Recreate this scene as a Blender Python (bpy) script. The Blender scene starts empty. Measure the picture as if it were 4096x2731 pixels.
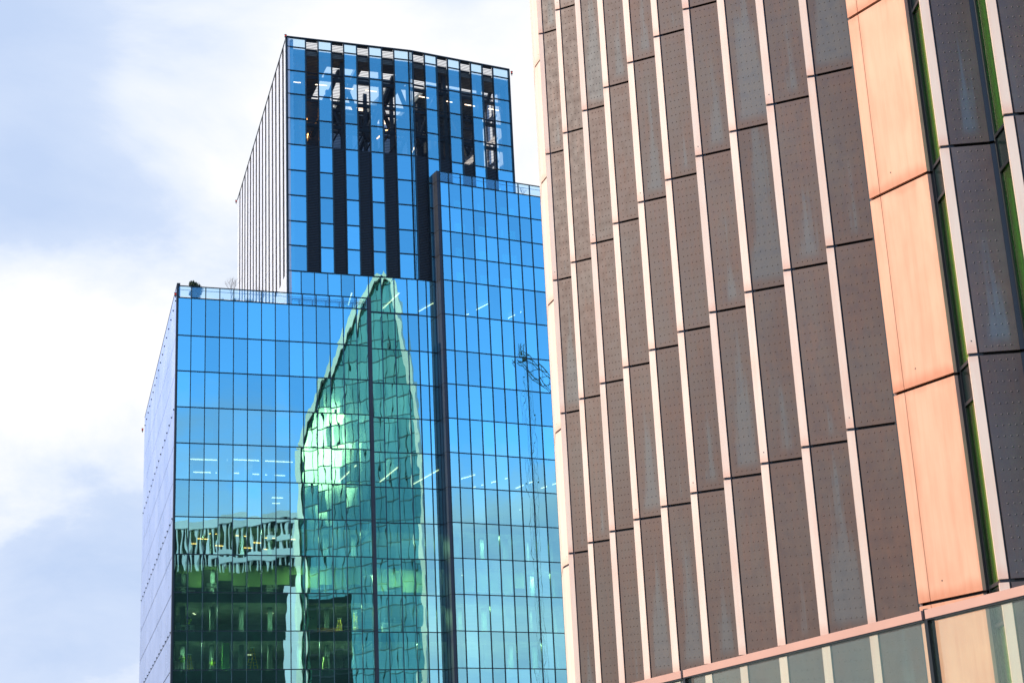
import bpy, math, random
from mathutils import Vector, Matrix
random.seed(7)
R = math.radians
scene = bpy.context.scene
EYE = 1.7                       # camera height; the surveyed heights below are metres above the eye

# ---------------------------------------------------------------- camera
PITCH, ROLL = 0.31017364, -0.04892175
cam = bpy.data.cameras.new("camera"); camo = bpy.data.objects.new("camera", cam)
scene.collection.objects.link(camo)
cam.sensor_width = 36.0; cam.lens = 6628.37 / 4096 * 36.0
cam.clip_start = 0.1; cam.clip_end = 5000
camo.matrix_world = Matrix.Translation((0, 0, EYE)) @ Matrix.Rotation(math.pi/2 + PITCH, 4, 'X') @ Matrix.Rotation(ROLL, 4, 'Z')
scene.camera = camo

# ---------------------------------------------------------------- sky, sun, exposure
SUN_AZ, SUN_EL = R(-112), R(30)
world = bpy.data.worlds.new("World"); scene.world = world; world.use_nodes = True
def build_world():
    nt = world.node_tree; nt.nodes.clear(); N = nt.nodes; L = nt.links
    def nd(t, **k):
        n = N.new(t)
        for a, v in k.items(): setattr(n, a, v)
        return n
    def mth(op, a, b=None, clamp=False):
        n = nd('ShaderNodeMath', operation=op); n.use_clamp = clamp
        for i, v in enumerate((a, b)):
            if v is None: continue
            if hasattr(v, 'links') or hasattr(v, 'is_linked'): L.new(v, n.inputs[i])
            else: n.inputs[i].default_value = v
        return n.outputs[0]
    out = nd('ShaderNodeOutputWorld'); mixs = nd('ShaderNodeMixShader')
    sky = nd('ShaderNodeTexSky', sky_type='NISHITA'); sky.sun_disc = False
    sky.sun_elevation = SUN_EL; sky.sun_rotation = SUN_AZ; sky.air_density = 1.0; sky.dust_density = 0.3; sky.ozone_density = 6.0
    bg1 = nd('ShaderNodeBackground'); bg1.inputs[1].default_value = 0.15
    hs = nd('ShaderNodeHueSaturation'); hs.inputs['Saturation'].default_value = 1.10; hs.inputs['Value'].default_value = 1.28
    L.new(sky.outputs[0], hs.inputs['Color']); L.new(hs.outputs[0], bg1.inputs[0])
    tc = nd('ShaderNodeTexCoord'); sep = nd('ShaderNodeSeparateXYZ'); L.new(tc.outputs['Generated'], sep.inputs[0])
    x, y, z = sep.outputs
    # cloud structure: noise on a flattened sky plane
    zz = mth('ADD', mth('MAXIMUM', z, 0.0), 0.30)
    comb = nd('ShaderNodeCombineXYZ'); L.new(mth('DIVIDE', x, zz), comb.inputs[0]); L.new(mth('DIVIDE', y, zz), comb.inputs[1])
    def noise(scale, detail, rough, dist, off):
        mp = nd('ShaderNodeMapping'); L.new(comb.outputs[0], mp.inputs[0]); mp.inputs['Location'].default_value = off
        n = nd('ShaderNodeTexNoise'); L.new(mp.outputs[0], n.inputs['Vector'])
        n.inputs['Scale'].default_value = scale; n.inputs['Detail'].default_value = detail
        n.inputs['Roughness'].default_value = rough; n.inputs['Distortion'].default_value = dist
        return n.outputs['Fac']
    n1 = noise(2.3, 9, 0.60, 0.45, (3.1, 0.4, 0)); n2 = noise(1.3, 4, 0.5, 0.5, (9.3, 5.2, 2))
    # large bright and shaded cloud masses by compass direction, plus unseen ones added for reflections
    def blob(az, el, rad, amp):
        d = (math.sin(R(az))*math.cos(R(el)), math.cos(R(az))*math.cos(R(el)), math.sin(R(el)))
        vm = nd('ShaderNodeVectorMath', operation='DOT_PRODUCT'); L.new(tc.outputs['Generated'], vm.inputs[0]); vm.inputs[1].default_value = d
        c0 = math.cos(R(rad))
        mr = nd('ShaderNodeMapRange', interpolation_type='SMOOTHSTEP'); L.new(vm.outputs['Value'], mr.inputs[0])
        mr.inputs[1].default_value = c0; mr.inputs[2].default_value = 1.0; mr.inputs[3].default_value = 0; mr.inputs[4].default_value = amp
        return mr.outputs[0]
    s = mth('ADD', mth('ADD', mth('MULTIPLY', mth('SUBTRACT', n1, 0.5), 1.3), 0.5), mth('MULTIPLY', mth('SUBTRACT', n2, 0.5), 0.6))
    for b in CLOUDS_AND_ADDED: s = mth('ADD', s, blob(*b))
    ramp = nd('ShaderNodeValToRGB'); L.new(s, ramp.inputs[0]); cr = ramp.color_ramp
    cr.elements[0].position = 0.22; cr.elements[0].color = (0.30, 0.37, 0.505, 1)
    cr.elements[1].position = 0.74; cr.elements[1].color = (0.545, 0.55, 0.565, 1)
    e = cr.elements.new(1.0); e.color = (8.0, 4.6, 2.4, 1)  # warm hot spot added for the glint on the mirrored tower, not cloud colour
    e = cr.elements.new(0.86); e.color = (0.565, 0.565, 0.575, 1)
    e = cr.elements.new(0.44); e.color = (0.35, 0.41, 0.525, 1)
    e = cr.elements.new(0.55); e.color = (0.435, 0.475, 0.545, 1)
    bg2 = nd('ShaderNodeBackground'); bg2.inputs[1].default_value = 1.0; L.new(ramp.outputs[0], bg2.inputs[0])
    # cover: overcast ahead and to the left, clear blue overhead behind, cloud banks low down behind
    def mr(v, a, b, c, d):
        m = nd('ShaderNodeMapRange', interpolation_type='SMOOTHSTEP'); L.new(v, m.inputs[0])
        for i, q in enumerate((a, b, c, d)): m.inputs[i+1].default_value = q
        return m.outputs[0]
    zn = mth('ADD', z, mth('MULTIPLY', mth('SUBTRACT', n1, 0.5), 0.22))
    low = mr(zn, 0.19, 0.27, 0.93, 0.0)
    front = mr(mth('SUBTRACT', y, mth('MULTIPLY', x, 0.55)), -0.25, 0.12, 0.0, 1.0)
    top = mr(zn, 0.62, 0.9, 1.0, 0.35)
    cov = mth('MAXIMUM', low, mth('MULTIPLY', front, top), True)
    L.new(cov, mixs.inputs[0]); L.new(bg1.outputs[0], mixs.inputs[1]); L.new(bg2.outputs[0], mixs.inputs[2])
    L.new(mixs.outputs[0], out.inputs[0])
CLOUDS_AND_ADDED = [(-10, 27.5, 8, 0.24), (3, 24, 13, 0.32), (-15, 17, 5.5, 0.26), (-15, 22.5, 4.5, -0.19), (-18.5, 27, 4.5, -0.10), (-15, 9.5, 5, -0.18), (-91.0, 14.0, 2.6, 0.9), (-88, 3, 14, -0.40), (127, 10, 12, 0.10)]  # two due left are unseen, added for glint and dark foot of mirrored tower
build_world()
sun = bpy.data.lights.new("sun", 'SUN'); suno = bpy.data.objects.new("sun", sun); scene.collection.objects.link(suno)
sun.energy = 2.1; sun.angle = R(0.5); sun.color = (1.0, 0.90, 0.78)
sdir = Vector((math.sin(SUN_AZ)*math.cos(SUN_EL), math.cos(SUN_AZ)*math.cos(SUN_EL), math.sin(SUN_EL)))
suno.rotation_euler = sdir.to_track_quat('Z', 'Y').to_euler()
scene.view_settings.view_transform = 'Standard'; scene.view_settings.look = 'None'
scene.view_settings.exposure = 0.9; scene.view_settings.gamma = 1.0
scene.render.engine = 'CYCLES'
scene.cycles.max_bounces = 10; scene.cycles.transparent_max_bounces = 16; scene.cycles.glossy_bounces = 5
scene.cycles.sample_clamp_indirect = 4.0; scene.cycles.caustics_reflective = False
scene.render.resolution_x = 1024; scene.render.resolution_y = 682

# ---------------------------------------------------------------- materials
def new_mat(name):
    m = bpy.data.materials.new(name); m.use_nodes = True; nt = m.node_tree; nt.nodes.clear()
    o = nt.nodes.new('ShaderNodeOutputMaterial'); return m, nt, o
def principled(name, col, rough=0.6, metal=0.0, var=0.0, scale=3.0, stretch=(1, 1, 1), bump=0.0, spec=0.5, uv=False):
    m, nt, o = new_mat(name); N = nt.nodes; L = nt.links
    b = N.new('ShaderNodeBsdfPrincipled'); L.new(b.outputs[0], o.inputs[0])
    b.inputs['Base Color'].default_value = (*col, 1); b.inputs['Roughness'].default_value = rough
    b.inputs['Metallic'].default_value = metal; b.inputs['Specular IOR Level'].default_value = spec
    if var or bump:
        tc = N.new('ShaderNodeTexCoord'); mp = N.new('ShaderNodeMapping'); L.new(tc.outputs['UV' if uv else 'Object'], mp.inputs[0])
        mp.inputs['Scale'].default_value = stretch
        n = N.new('ShaderNodeTexNoise'); L.new(mp.outputs[0], n.inputs['Vector']); n.inputs['Scale'].default_value = scale; n.inputs['Detail'].default_value = 6
        if var:
            mr = N.new('ShaderNodeMapRange'); L.new(n.outputs['Fac'], mr.inputs[0]); mr.inputs[1].default_value = 0.3; mr.inputs[2].default_value = 0.7
            mr.inputs[3].default_value = 1-var; mr.inputs[4].default_value = 1+var
            vm = N.new('ShaderNodeVectorMath'); vm.operation = 'SCALE'; vm.inputs[0].default_value = col; L.new(mr.outputs[0], vm.inputs['Scale'])
            L.new(vm.outputs[0], b.inputs['Base Color'])
            mr2 = N.new('ShaderNodeMapRange'); L.new(n.outputs['Fac'], mr2.inputs[0]); mr2.inputs[3].default_value = max(rough-0.12, 0.03); mr2.inputs[4].default_value = min(rough+0.12, 1)
            L.new(mr2.outputs[0], b.inputs['Roughness'])
        if bump:
            bp = N.new('ShaderNodeBump'); bp.inputs['Strength'].default_value = bump; bp.inputs['Distance'].default_value = 0.02
            L.new(n.outputs['Fac'], bp.inputs['Height']); L.new(bp.outputs[0], b.inputs['Normal'])
    return m
def emission(name, col, s):
    m, nt, o = new_mat(name); e = nt.nodes.new('ShaderNodeEmission'); e.inputs[0].default_value = (*col, 1); e.inputs[1].default_value = s
    nt.links.new(e.outputs[0], o.inputs[0]); return m
def glass(name, refl, trans, fac, rough=0.0, varg=0.0, slope=0.45):
    """coated architectural glass: a mirror layer over a tinted clear layer, more mirror-like at grazing angles"""
    m, nt, o = new_mat(name); N = nt.nodes; L = nt.links
    g = N.new('ShaderNodeBsdfGlossy'); g.inputs['Color'].default_value = (*refl, 1); g.inputs['Roughness'].default_value = rough
    t = N.new('ShaderNodeBsdfTransparent'); t.inputs[0].default_value = (*trans, 1)
    mx = N.new('ShaderNodeMixShader'); lw = N.new('ShaderNodeLayerWeight'); lw.inputs['Blend'].default_value = 0.25
    mr = N.new('ShaderNodeMapRange'); L.new(lw.outputs['Fresnel'], mr.inputs[0]); mr.inputs[3].default_value = fac; mr.inputs[4].default_value = min(fac+slope, 1)
    L.new(mr.outputs[0], mx.inputs[0]); L.new(t.outputs[0], mx.inputs[1]); L.new(g.outputs[0], mx.inputs[2])
    L.new(mx.outputs[0], o.inputs[0])
    if varg:                     # small difference of coating tint from pane to pane (attribute written per pane)
        at = N.new('ShaderNodeAttribute'); at.attribute_name = 'pane_tone'
        vm = N.new('ShaderNodeVectorMath'); vm.operation = 'SCALE'; vm.inputs[0].default_value = refl
        mr3 = N.new('ShaderNodeMapRange'); L.new(at.outputs['Fac'], mr3.inputs[0]); mr3.inputs[3].default_value = 1-varg; mr3.inputs[4].default_value = 1+varg
        L.new(mr3.outputs[0], vm.inputs['Scale']); L.new(vm.outputs[0], g.inputs['Color'])
    return m

M = {}
M['pane'] = glass('blue_coated_glass', (0.43, 0.92, 1.0), (0.52, 0.97, 0.76), 0.68, 0.0, 0.17)
M['clearpane'] = glass('clearer_plant_glass', (0.45, 0.96, 1.0), (0.80, 0.96, 0.98), 0.50, 0.0, 0.10)
M['parapet'] = glass('parapet_glass', (0.6, 0.9, 1.0), (0.88, 0.98, 0.99), 0.16)
M['mullion'] = principled('dark_green_mullion', (0.016, 0.028, 0.034), 0.4, 0.2)
M['corner'] = principled('dark_bronze_corner', (0.050, 0.052, 0.060), 0.45, 0.4, 0.1, 0.5)
M['louvre'] = principled('black_louvre', (0.010, 0.011, 0.013), 0.5)
M['slat'] = principled('black_louvre_slat', (0.03, 0.034, 0.04), 0.45, 0.2)
M['slab'] = principled('dark_spandrel', (0.07, 0.10, 0.10), 0.7, var=0.2, scale=0.4)
M['ceiling'] = principled('grey_soffit', (0.20, 0.22, 0.20), 0.8, var=0.25, scale=0.6)
M['floorc'] = principled('office_floor', (0.18, 0.18, 0.17), 0.8)
M['core'] = principled('office_core_wall', (0.16, 0.22, 0.20), 0.9, var=0.5, scale=0.16)
M['white_wall'] = principled('office_white', (0.50, 0.55, 0.52), 0.7)
M['blind'] = principled('roller_blind', (0.62, 0.68, 0.50), 0.9, var=0.06, scale=1)
def blindmat():
    m, nt, o = new_mat('roller_blind_fabric'); d = nt.nodes.new('ShaderNodeBsdfDiffuse'); t = nt.nodes.new('ShaderNodeBsdfTranslucent'); a = nt.nodes.new('ShaderNodeMixShader')
    for k in (d, t): k.inputs[0].default_value = (0.72, 0.80, 0.52, 1)
    a.inputs[0].default_value = 0.5; nt.links.new(d.outputs[0], a.inputs[1]); nt.links.new(t.outputs[0], a.inputs[2]); nt.links.new(a.outputs[0], o.inputs[0]); return m
M['blind'] = blindmat()
M['lamp'] = emission('warm_strip_light', (1.0, 0.74, 0.52), 2.2)
M['lamp_orange'] = emission('orange_strip_light', (1.0, 0.45, 0.15), 4.5)
M['redlamp'] = emission('red_warning_light', (1.0, 0.06, 0.04), 0.35)
M['steel'] = principled('dark_steel', (0.05, 0.06, 0.065), 0.5, 0.3, 0.2, 2)
M['cladL'] = principled('pale_ribbed_metal', (0.44, 0.48, 0.60), 0.30, 0.55, 0.05, 0.15)
M['cladT'] = principled('white_rainscreen', (0.74, 0.73, 0.74), 0.45, 0.15, 0.03, 0.2)
M['joint'] = principled('dark_joint', (0.02, 0.02, 0.022), 0.8)  # dark joint lines and the backing behind open gaps
M['slot'] = principled('bronze_louvre', (0.020, 0.013, 0.010), 0.8, 0.0, 0.25, 3)
M['roof'] = principled('roof_finish', (0.25, 0.25, 0.24), 0.9, var=0.15, scale=1)

def copper(name, c1, c2, rough, metal):
    """raw copper sheet: vertical brushing, soft cloudy tarnish, darker heat-tint halo along the sheet edges"""
    m, nt, o = new_mat(name); N = nt.nodes; L = nt.links
    b = N.new('ShaderNodeBsdfPrincipled'); L.new(b.outputs[0], o.inputs[0]); b.inputs['Metallic'].default_value = metal
    um = N.new('ShaderNodeUVMap'); um.uv_map = 'metres'; un = N.new('ShaderNodeUVMap'); un.uv_map = 'sheet'
    def ns(scale, st, det=5):
        mp = N.new('ShaderNodeMapping'); L.new(um.outputs[0], mp.inputs[0]); mp.inputs['Scale'].default_value = st
        n = N.new('ShaderNodeTexNoise'); n.inputs['Scale'].default_value = scale; n.inputs['Detail'].default_value = det; L.new(mp.outputs[0], n.inputs['Vector']); return n.outputs['Fac']
    brush = ns(1.0, (60, 1.2, 1)); cloud = ns(1.0, (1.6, 0.7, 1), 4); drip = ns(1.0, (9, 0.5, 1), 5)
    sx = N.new('ShaderNodeSeparateXYZ'); L.new(un.outputs[0], sx.inputs[0])
    def mr(v, a, b_, c, d):
        k = N.new('ShaderNodeMapRange'); k.interpolation_type = 'SMOOTHSTEP'; L.new(v, k.inputs[0])
        for i, q in enumerate((a, b_, c, d)): k.inputs[i+1].default_value = q
        return k.outputs[0]
    def mt(op, a, c, cl=False):
        k = N.new('ShaderNodeMath'); k.operation = op; k.use_clamp = cl
        for i, v in enumerate((a, c)):
            if isinstance(v, (int, float)): k.inputs[i].default_value = v
            else: L.new(v, k.inputs[i])
        return k.outputs[0]
    vv = mt('ADD', sx.outputs[1], mt('MULTIPLY', mt('SUBTRACT', cloud, 0.5), 0.10))
    edge = mt('MAXIMUM', mr(vv, 0.0, 0.075, 1, 0), mt('MULTIPLY', mr(vv, 0.96, 1.0, 0, 1), 0.45))
    uu = mt('ADD', sx.outputs[0], mt('MULTIPLY', mt('SUBTRACT', drip, 0.5), 0.10))
    edge = mt('MAXIMUM', edge, mt('MULTIPLY', mt('MAXIMUM', mr(uu, 0.0, 0.10, 1, 0), mr(uu, 0.90, 1.0, 0, 1)), 0.35))
    f = mt('ADD', mt('MULTIPLY', mr(cloud, 0.3, 0.75, 0, 1), 0.40), mt('MULTIPLY', mr(drip, 0.40, 0.72, 0, 1), 0.25))
    f = mt('ADD', mt('ADD', f, mt('MULTIPLY', mt('SUBTRACT', brush, 0.5), 0.35)), mt('MULTIPLY', edge, 0.8), True)
    mx = N.new('ShaderNodeMix'); mx.data_type = 'RGBA'; L.new(f, mx.inputs['Factor']); mx.inputs['A'].default_value = (*c1, 1); mx.inputs['B'].default_value = (*c2, 1)
    L.new(mx.outputs['Result'], b.inputs['Base Color'])
    L.new(mr(brush, 0.2, 0.8, rough-0.06, rough+0.10), b.inputs['Roughness'])
    bp = N.new('ShaderNodeBump'); bp.inputs['Strength'].default_value = 0.6; bp.inputs['Distance'].default_value = 0.015; L.new(cloud, bp.inputs['Height']); L.new(bp.outputs[0], b.inputs['Normal'])
    return m
M['fin'] = copper('raw_copper_fin', (1.0, 0.77, 0.57), (0.94, 0.58, 0.40), 0.45, 0.1)
M['sheet'] = copper('raw_copper_sheet', (0.76, 0.41, 0.25), (0.62, 0.245, 0.13), 0.45, 0.2)
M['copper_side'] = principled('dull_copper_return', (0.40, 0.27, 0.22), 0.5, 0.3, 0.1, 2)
def bronze(name='patinated_riveted_bronze', k=(1, 1, 1)):
    """patinated riveted sheet: brown ground, blue-grey washed tongues rising from the foot, rusty streaks"""
    m, nt, o = new_mat(name); N = nt.nodes; L = nt.links
    b = N.new('ShaderNodeBsdfPrincipled'); L.new(b.outputs[0], o.inputs[0]); b.inputs['Metallic'].default_value = 0.2
    um = N.new('ShaderNodeUVMap'); um.uv_map = 'metres'; un = N.new('ShaderNodeUVMap'); un.uv_map = 'sheet'
    def ns(st, det=5, src=None):
        mp = N.new('ShaderNodeMapping'); L.new((src or um).outputs[0], mp.inputs[0]); mp.inputs['Scale'].default_value = st
        n = N.new('ShaderNodeTexNoise'); n.inputs['Scale'].default_value = 1; n.inputs['Detail'].default_value = det; L.new(mp.outputs[0], n.inputs['Vector']); return n.outputs['Fac']
    def mt(op, a, c=0.0, cl=False):
        k = N.new('ShaderNodeMath'); k.operation = op; k.use_clamp = cl
        for i, v in enumerate((a, c)):
            if isinstance(v, (int, float)): k.inputs[i].default_value = v
            else: L.new(v, k.inputs[i])
        return k.outputs[0]
    def mr(v, a, b_, c, d):
        k = N.new('ShaderNodeMapRange'); k.interpolation_type = 'SMOOTHSTEP'; L.new(v, k.inputs[0])
        for i, q in enumerate((a, b_, c, d)): k.inputs[i+1].default_value = q
        return k.outputs[0]
    sx = N.new('ShaderNodeSeparateXYZ'); L.new(un.outputs[0], sx.inputs[0])
    big = ns((0.9, 0.35, 1), 3); streak = ns((13, 0.55, 1), 5); fine = ns((5, 4, 1), 7); blotch = ns((2.2, 0.8, 1), 5)
    # tongue: wide at the foot, narrowing upward, ragged by streaks; strength differs from sheet to sheet
    at = N.new('ShaderNodeAttribute'); at.attribute_name = 'sheet_seed'
    cx = mt('ABSOLUTE', mt('SUBTRACT', sx.outputs[0], 0.55))
    half = mt('MULTIPLY', mt('SUBTRACT', mt('MULTIPLY', at.outputs['Fac'], 1.0), sx.outputs[1]), 0.55)
    tong = mt('SUBTRACT', mt('ADD', half, mt('MULTIPLY', mt('SUBTRACT', mt('ADD', mt('MULTIPLY', streak, 0.6), mt('MULTIPLY', big, 0.6)), 0.6), 0.95)), cx)
    tong = mt('MULTIPLY', mr(tong, -0.08, 0.16, 0, 1), mr(sx.outputs[1], 0.02, 0.09, 0, 1))
    rust = mr(mt('ADD', blotch, mt('MULTIPLY', streak, 0.5)), 0.70, 0.95, 0, 1)
    def mix(f, a, c):
        mx = N.new('ShaderNodeMix'); mx.data_type = 'RGBA'; L.new(f, mx.inputs['Factor'])
        for k, v in (('A', a), ('B', c)):
            if isinstance(v, tuple): mx.inputs[k].default_value = (*v, 1)
            else: L.new(v, mx.inputs[k])
        return mx.outputs['Result']
    c = mix(mr(big, 0.3, 0.7, 0, 1), (0.106, 0.066, 0.048), (0.112, 0.083, 0.065))
    foot = mt('MAXIMUM', mr(mt('ADD', sx.outputs[1], mt('MULTIPLY', mt('SUBTRACT', streak, 0.5), 0.12)), 0.0, 0.05, 0.8, 0.0), mr(mt('ADD', sx.outputs[1], mt('MULTIPLY', mt('SUBTRACT', streak, 0.5), 0.25)), 0.86, 1.0, 0.0, 0.7))
    rust = mt('MAXIMUM', rust, foot)
    c = mix(mt('MULTIPLY', rust, 0.48), c, (0.140, 0.074, 0.048))
    c = mix(mt('MULTIPLY', tong, 0.66), c, (0.120, 0.124, 0.118))
    vm = N.new('ShaderNodeVectorMath'); vm.operation = 'SCALE'; vk = N.new('ShaderNodeVectorMath'); vk.operation = 'MULTIPLY'; vk.inputs[1].default_value = k; L.new(c, vk.inputs[0]); L.new(vk.outputs[0], vm.inputs[0]); sd = mt('MULTIPLY', mr(fine, 0.25, 0.75, 0.93, 1.07), mt('ADD', 0.90, mt('MULTIPLY', mt('FRACT', mt('MULTIPLY', mt('ADD', at.outputs['Fac'], 2.0), 7.31)), 0.24)))
    L.new(sd, vm.inputs['Scale'])
    L.new(vm.outputs[0], b.inputs['Base Color']); L.new(mr(fine, 0.2, 0.8, 0.40, 0.58), b.inputs['Roughness'])
    return m
M['bronze'] = bronze(k=(1.02, .99, .93))
M['bronze_skytint'] = bronze('sky_tinted_riveted_bronze', (1.0, 1.2, 1.5))  # same bronze, with the blue sky's reflection put into its colour
M['black'] = principled('black_frame', (0.012, 0.013, 0.014), 0.35)
M['greenpane'] = glass('green_tinted_glass', (0.70, 0.80, 0.45), (0.70, 1.0, 0.55), 0.22)
M['greenwall'] = principled('green_reveal', (0.34, 0.74, 0.16), 0.6)
M['rail'] = principled('copper_handrail', (0.64, 0.35, 0.25), 0.5, 0.1, 0.05, 4)
M['balglass'] = glass('pale_green_glass', (0.85, 0.95, 0.85), (0.95, 0.975, 0.90), 0.035, slope=0.2)
M['deck'] = principled('deck_edge', (0.35, 0.33, 0.31), 0.7, var=0.1)
def seaglass():
    m, nt, o = new_mat('sea_green_curtain_glass'); N = nt.nodes; b = N.new('ShaderNodeBsdfPrincipled'); nt.links.new(b.outputs[0], o.inputs[0])
    b.inputs['Metallic'].default_value = 0.9; b.inputs['Roughness'].default_value = 0.05
    at = N.new('ShaderNodeAttribute'); at.attribute_name = 'pane_tone'; mx = N.new('ShaderNodeMix'); mx.data_type = 'RGBA'
    mx.inputs['A'].default_value = (0.13, 0.36, 0.35, 1); mx.inputs['B'].default_value = (0.34, 0.68, 0.56, 1)
    nt.links.new(at.outputs['Fac'], mx.inputs['Factor']); nt.links.new(mx.outputs['Result'], b.inputs['Base Color']); return m
M['Gglass'] = seaglass()
M['Gframe'] = principled('cream_edge_frame', (0.93, 0.88, 0.66), 0.6)
M['Gmull'] = principled('dark_mullion_line', (0.03, 0.09, 0.085), 0.5)
M['concrete'] = principled('white_concrete_fin', (0.70, 0.72, 0.70), 0.7, var=0.05)
M['darkglass'] = principled('dark_bronze_glass', (0.012, 0.022, 0.018), 0.2, 0.0, 0.3, 0.2, spec=0.25)
M['crane'] = principled('crane_paint', (0.05, 0.07, 0.05), 0.6)
M['leaf'] = principled('evergreen_leaf', (0.060, 0.075, 0.022), 0.6, var=0.4, scale=6)
M['leaf2'] = principled('grass_leaf', (0.05, 0.10, 0.05), 0.6, var=0.3, scale=6)
M['twig'] = principled('bare_twig', (0.14, 0.085, 0.06), 0.8)
M['hiviz'] = principled('hi_vis_yellow', (0.75, 0.95, 0.06), 0.7)
M['skin'] = principled('skin', (0.45, 0.27, 0.2), 0.6)
M['dark_cloth'] = principled('dark_trousers', (0.03, 0.035, 0.05), 0.8)
M['helmet'] = principled('white_helmet', (0.8, 0.8, 0.75), 0.4)
M['yellow'] = principled('yellow_fibreglass', (0.75, 0.50, 0.05), 0.5)
M['monitor'] = principled('grey_monitor', (0.10, 0.11, 0.12), 0.4)
M['desk'] = principled('white_desk', (0.65, 0.66, 0.62), 0.6)
M['lime'] = principled('lime_panel', (0.45, 0.90, 0.28), 0.7)
M['board'] = principled('plasterboard', (0.55, 0.62, 0.22), 0.8)
M['ground'] = principled('paving', (0.22, 0.21, 0.20), 0.85, var=0.2, scale=0.3)

# ---------------------------------------------------------------- mesh builder and tagging
class MB:
    def __init__(s): s.v = []; s.f = []; s.m = []; s.uv = []; s.tone = []; s.smooth = False
    def quad(s, pts, mi=0, uv=None, tone=0.5):
        i = len(s.v); s.v += [tuple(p) for p in pts]; s.f.append(tuple(range(i, i+len(pts)))); s.m.append(mi)
        s.uv.append(uv); s.tone.append(tone)
    def hexa(s, a, mi=0, uv=None, tone=0.5):        # 8 corners: bottom ring 0-3 (counter-clockwise from above), top ring 4-7
        i = len(s.v); s.v += [tuple(p) for p in a]
        for k, q in enumerate(((3, 2, 1, 0), (4, 5, 6, 7), (0, 1, 5, 4), (1, 2, 6, 5), (2, 3, 7, 6), (3, 0, 4, 7))):
            s.f.append(tuple(i+j for j in q)); s.m.append(mi); s.uv.append(uv if (k == 2 and uv) else None); s.tone.append(tone)
    def box(s, x0, x1, y0, y1, z0, z1, mi=0):
        s.hexa([(x0, y0, z0), (x1, y0, z0), (x1, y1, z0), (x0, y1, z0), (x0, y0, z1), (x1, y0, z1), (x1, y1, z1), (x0, y1, z1)], mi)
    def prism(s, poly, z0, z1, mi=0, mtop=None, mbot=None):
        n = len(poly); i = len(s.v); s.v += [(p[0], p[1], z0) for p in poly] + [(p[0], p[1], z1) for p in poly]
        s.f.append(tuple(i+k for k in reversed(range(n)))); s.m.append(mi if mbot is None else mbot)
        s.f.append(tuple(i+n+k for k in range(n))); s.m.append(mi if mtop is None else mtop)
        for k in range(n): s.f.append((i+k, i+(k+1) % n, i+n+(k+1) % n, i+n+k)); s.m.append(mi)
        s.uv += [None]*(n+2); s.tone += [0.5]*(n+2)
    def bar(s, a, b, r, mi=0, n=4, r2=None):        # tapering rod
        a = Vector(a); b = Vector(b); d = (b-a)
        if d.length < 1e-6: return
        d.normalize(); u = d.orthogonal().normalized(); w = d.cross(u); r2 = r if r2 is None else r2
        i = len(s.v)
        for c, rr in ((a, r), (b, r2)):
            for k in range(n):
                t = 2*math.pi*(k+0.5)/n; s.v.append(tuple(c+u*(rr*math.cos(t))+w*(rr*math.sin(t))))
        for k in range(n): s.f.append((i+k, i+(k+1) % n, i+n+(k+1) % n, i+n+k)); s.m.append(mi); s.uv.append(None); s.tone.append(0.5)
        s.f.append(tuple(i+k for k in reversed(range(n)))); s.f.append(tuple(i+n+k for k in range(n))); s.m += [mi, mi]; s.uv += [None]*2; s.tone += [.5]*2
    def build(s, name, mats, parent=None, smooth=False, loc=(0, 0, 0)):
        if not isinstance(mats, (list, tuple)): mats = [mats]
        me = bpy.data.meshes.new(name); o = bpy.data.objects.new(name, me); scene.collection.objects.link(o)
        off = Vector(loc)
        me.from_pydata([tuple(Vector(p)-off) for p in s.v] if off.length else s.v, [], s.f)
        for m in mats: me.materials.append(m)
        me.polygons.foreach_set('material_index', s.m)
        if smooth: me.polygons.foreach_set('use_smooth', [True]*len(s.f))
        if any(u is not None for u in s.uv):
            l1 = me.uv_layers.new(name='metres'); l2 = me.uv_layers.new(name='sheet')
            k = 0
            for fi, u in zip(s.f, s.uv):
                for j in range(len(fi)):
                    if u is not None: l1.data[k].uv = u[0][j]; l2.data[k].uv = u[1][j]
                    k += 1
            a = me.attributes.new('sheet_seed', 'FLOAT', 'FACE'); a.data.foreach_set('value', s.tone)
        if any(t != 0.5 for t in s.tone):
            a = me.attributes.new('pane_tone', 'FLOAT', 'FACE'); a.data.foreach_set('value', s.tone)
        me.update(); o.location = off
        if parent is not None:
            o.parent = parent; o.matrix_parent_inverse = Matrix.Translation(-Vector(parent.location)) @ Matrix.Identity(4)
            o.matrix_parent_inverse = Matrix.Identity(4); o.location = off - parent_world(parent)
        return o
def parent_world(p):
    w = Vector(p.location)
    while p.parent: p = p.parent; w += Vector(p.location)
    return w
def tag(o, label=None, cat=None, group=None, kind=None):
    if label: o['label'] = label
    if cat: o['category'] = cat
    if group: o['group'] = group
    if kind: o['kind'] = kind
    return o
def empty(name, loc, label, cat, group=None):
    o = bpy.data.objects.new(name, None); scene.collection.objects.link(o); o.location = loc; o.empty_display_size = 0.5
    return tag(o, label, cat, group)

class Plane:
    """vertical plane: origin p, running along azimuth az (degrees), n pointing away from the street"""
    def __init__(s, p, az, flip=1):
        s.p = Vector((p[0], p[1])); a = R(az); s.d = Vector((math.sin(a), math.cos(a))); s.n = Vector((-s.d.y, s.d.x))*flip
    def __call__(s, u, w, z):
        q = s.p + s.d*u + s.n*w; return Vector((q.x, q.y, z+EYE))
def pbox(mb, pl, u0, u1, w0, w1, z0, z1, mi=0, uv=None, tone=.5):
    # face index 2 (0,1,5,4) is the street face
    mb.hexa([pl(u0, w0, z0), pl(u1, w0, z0), pl(u1, w1, z0), pl(u0, w1, z0), pl(u0, w0, z1), pl(u1, w0, z1), pl(u1, w1, z1), pl(u0, w1, z1)], mi, uv, tone)

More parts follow.
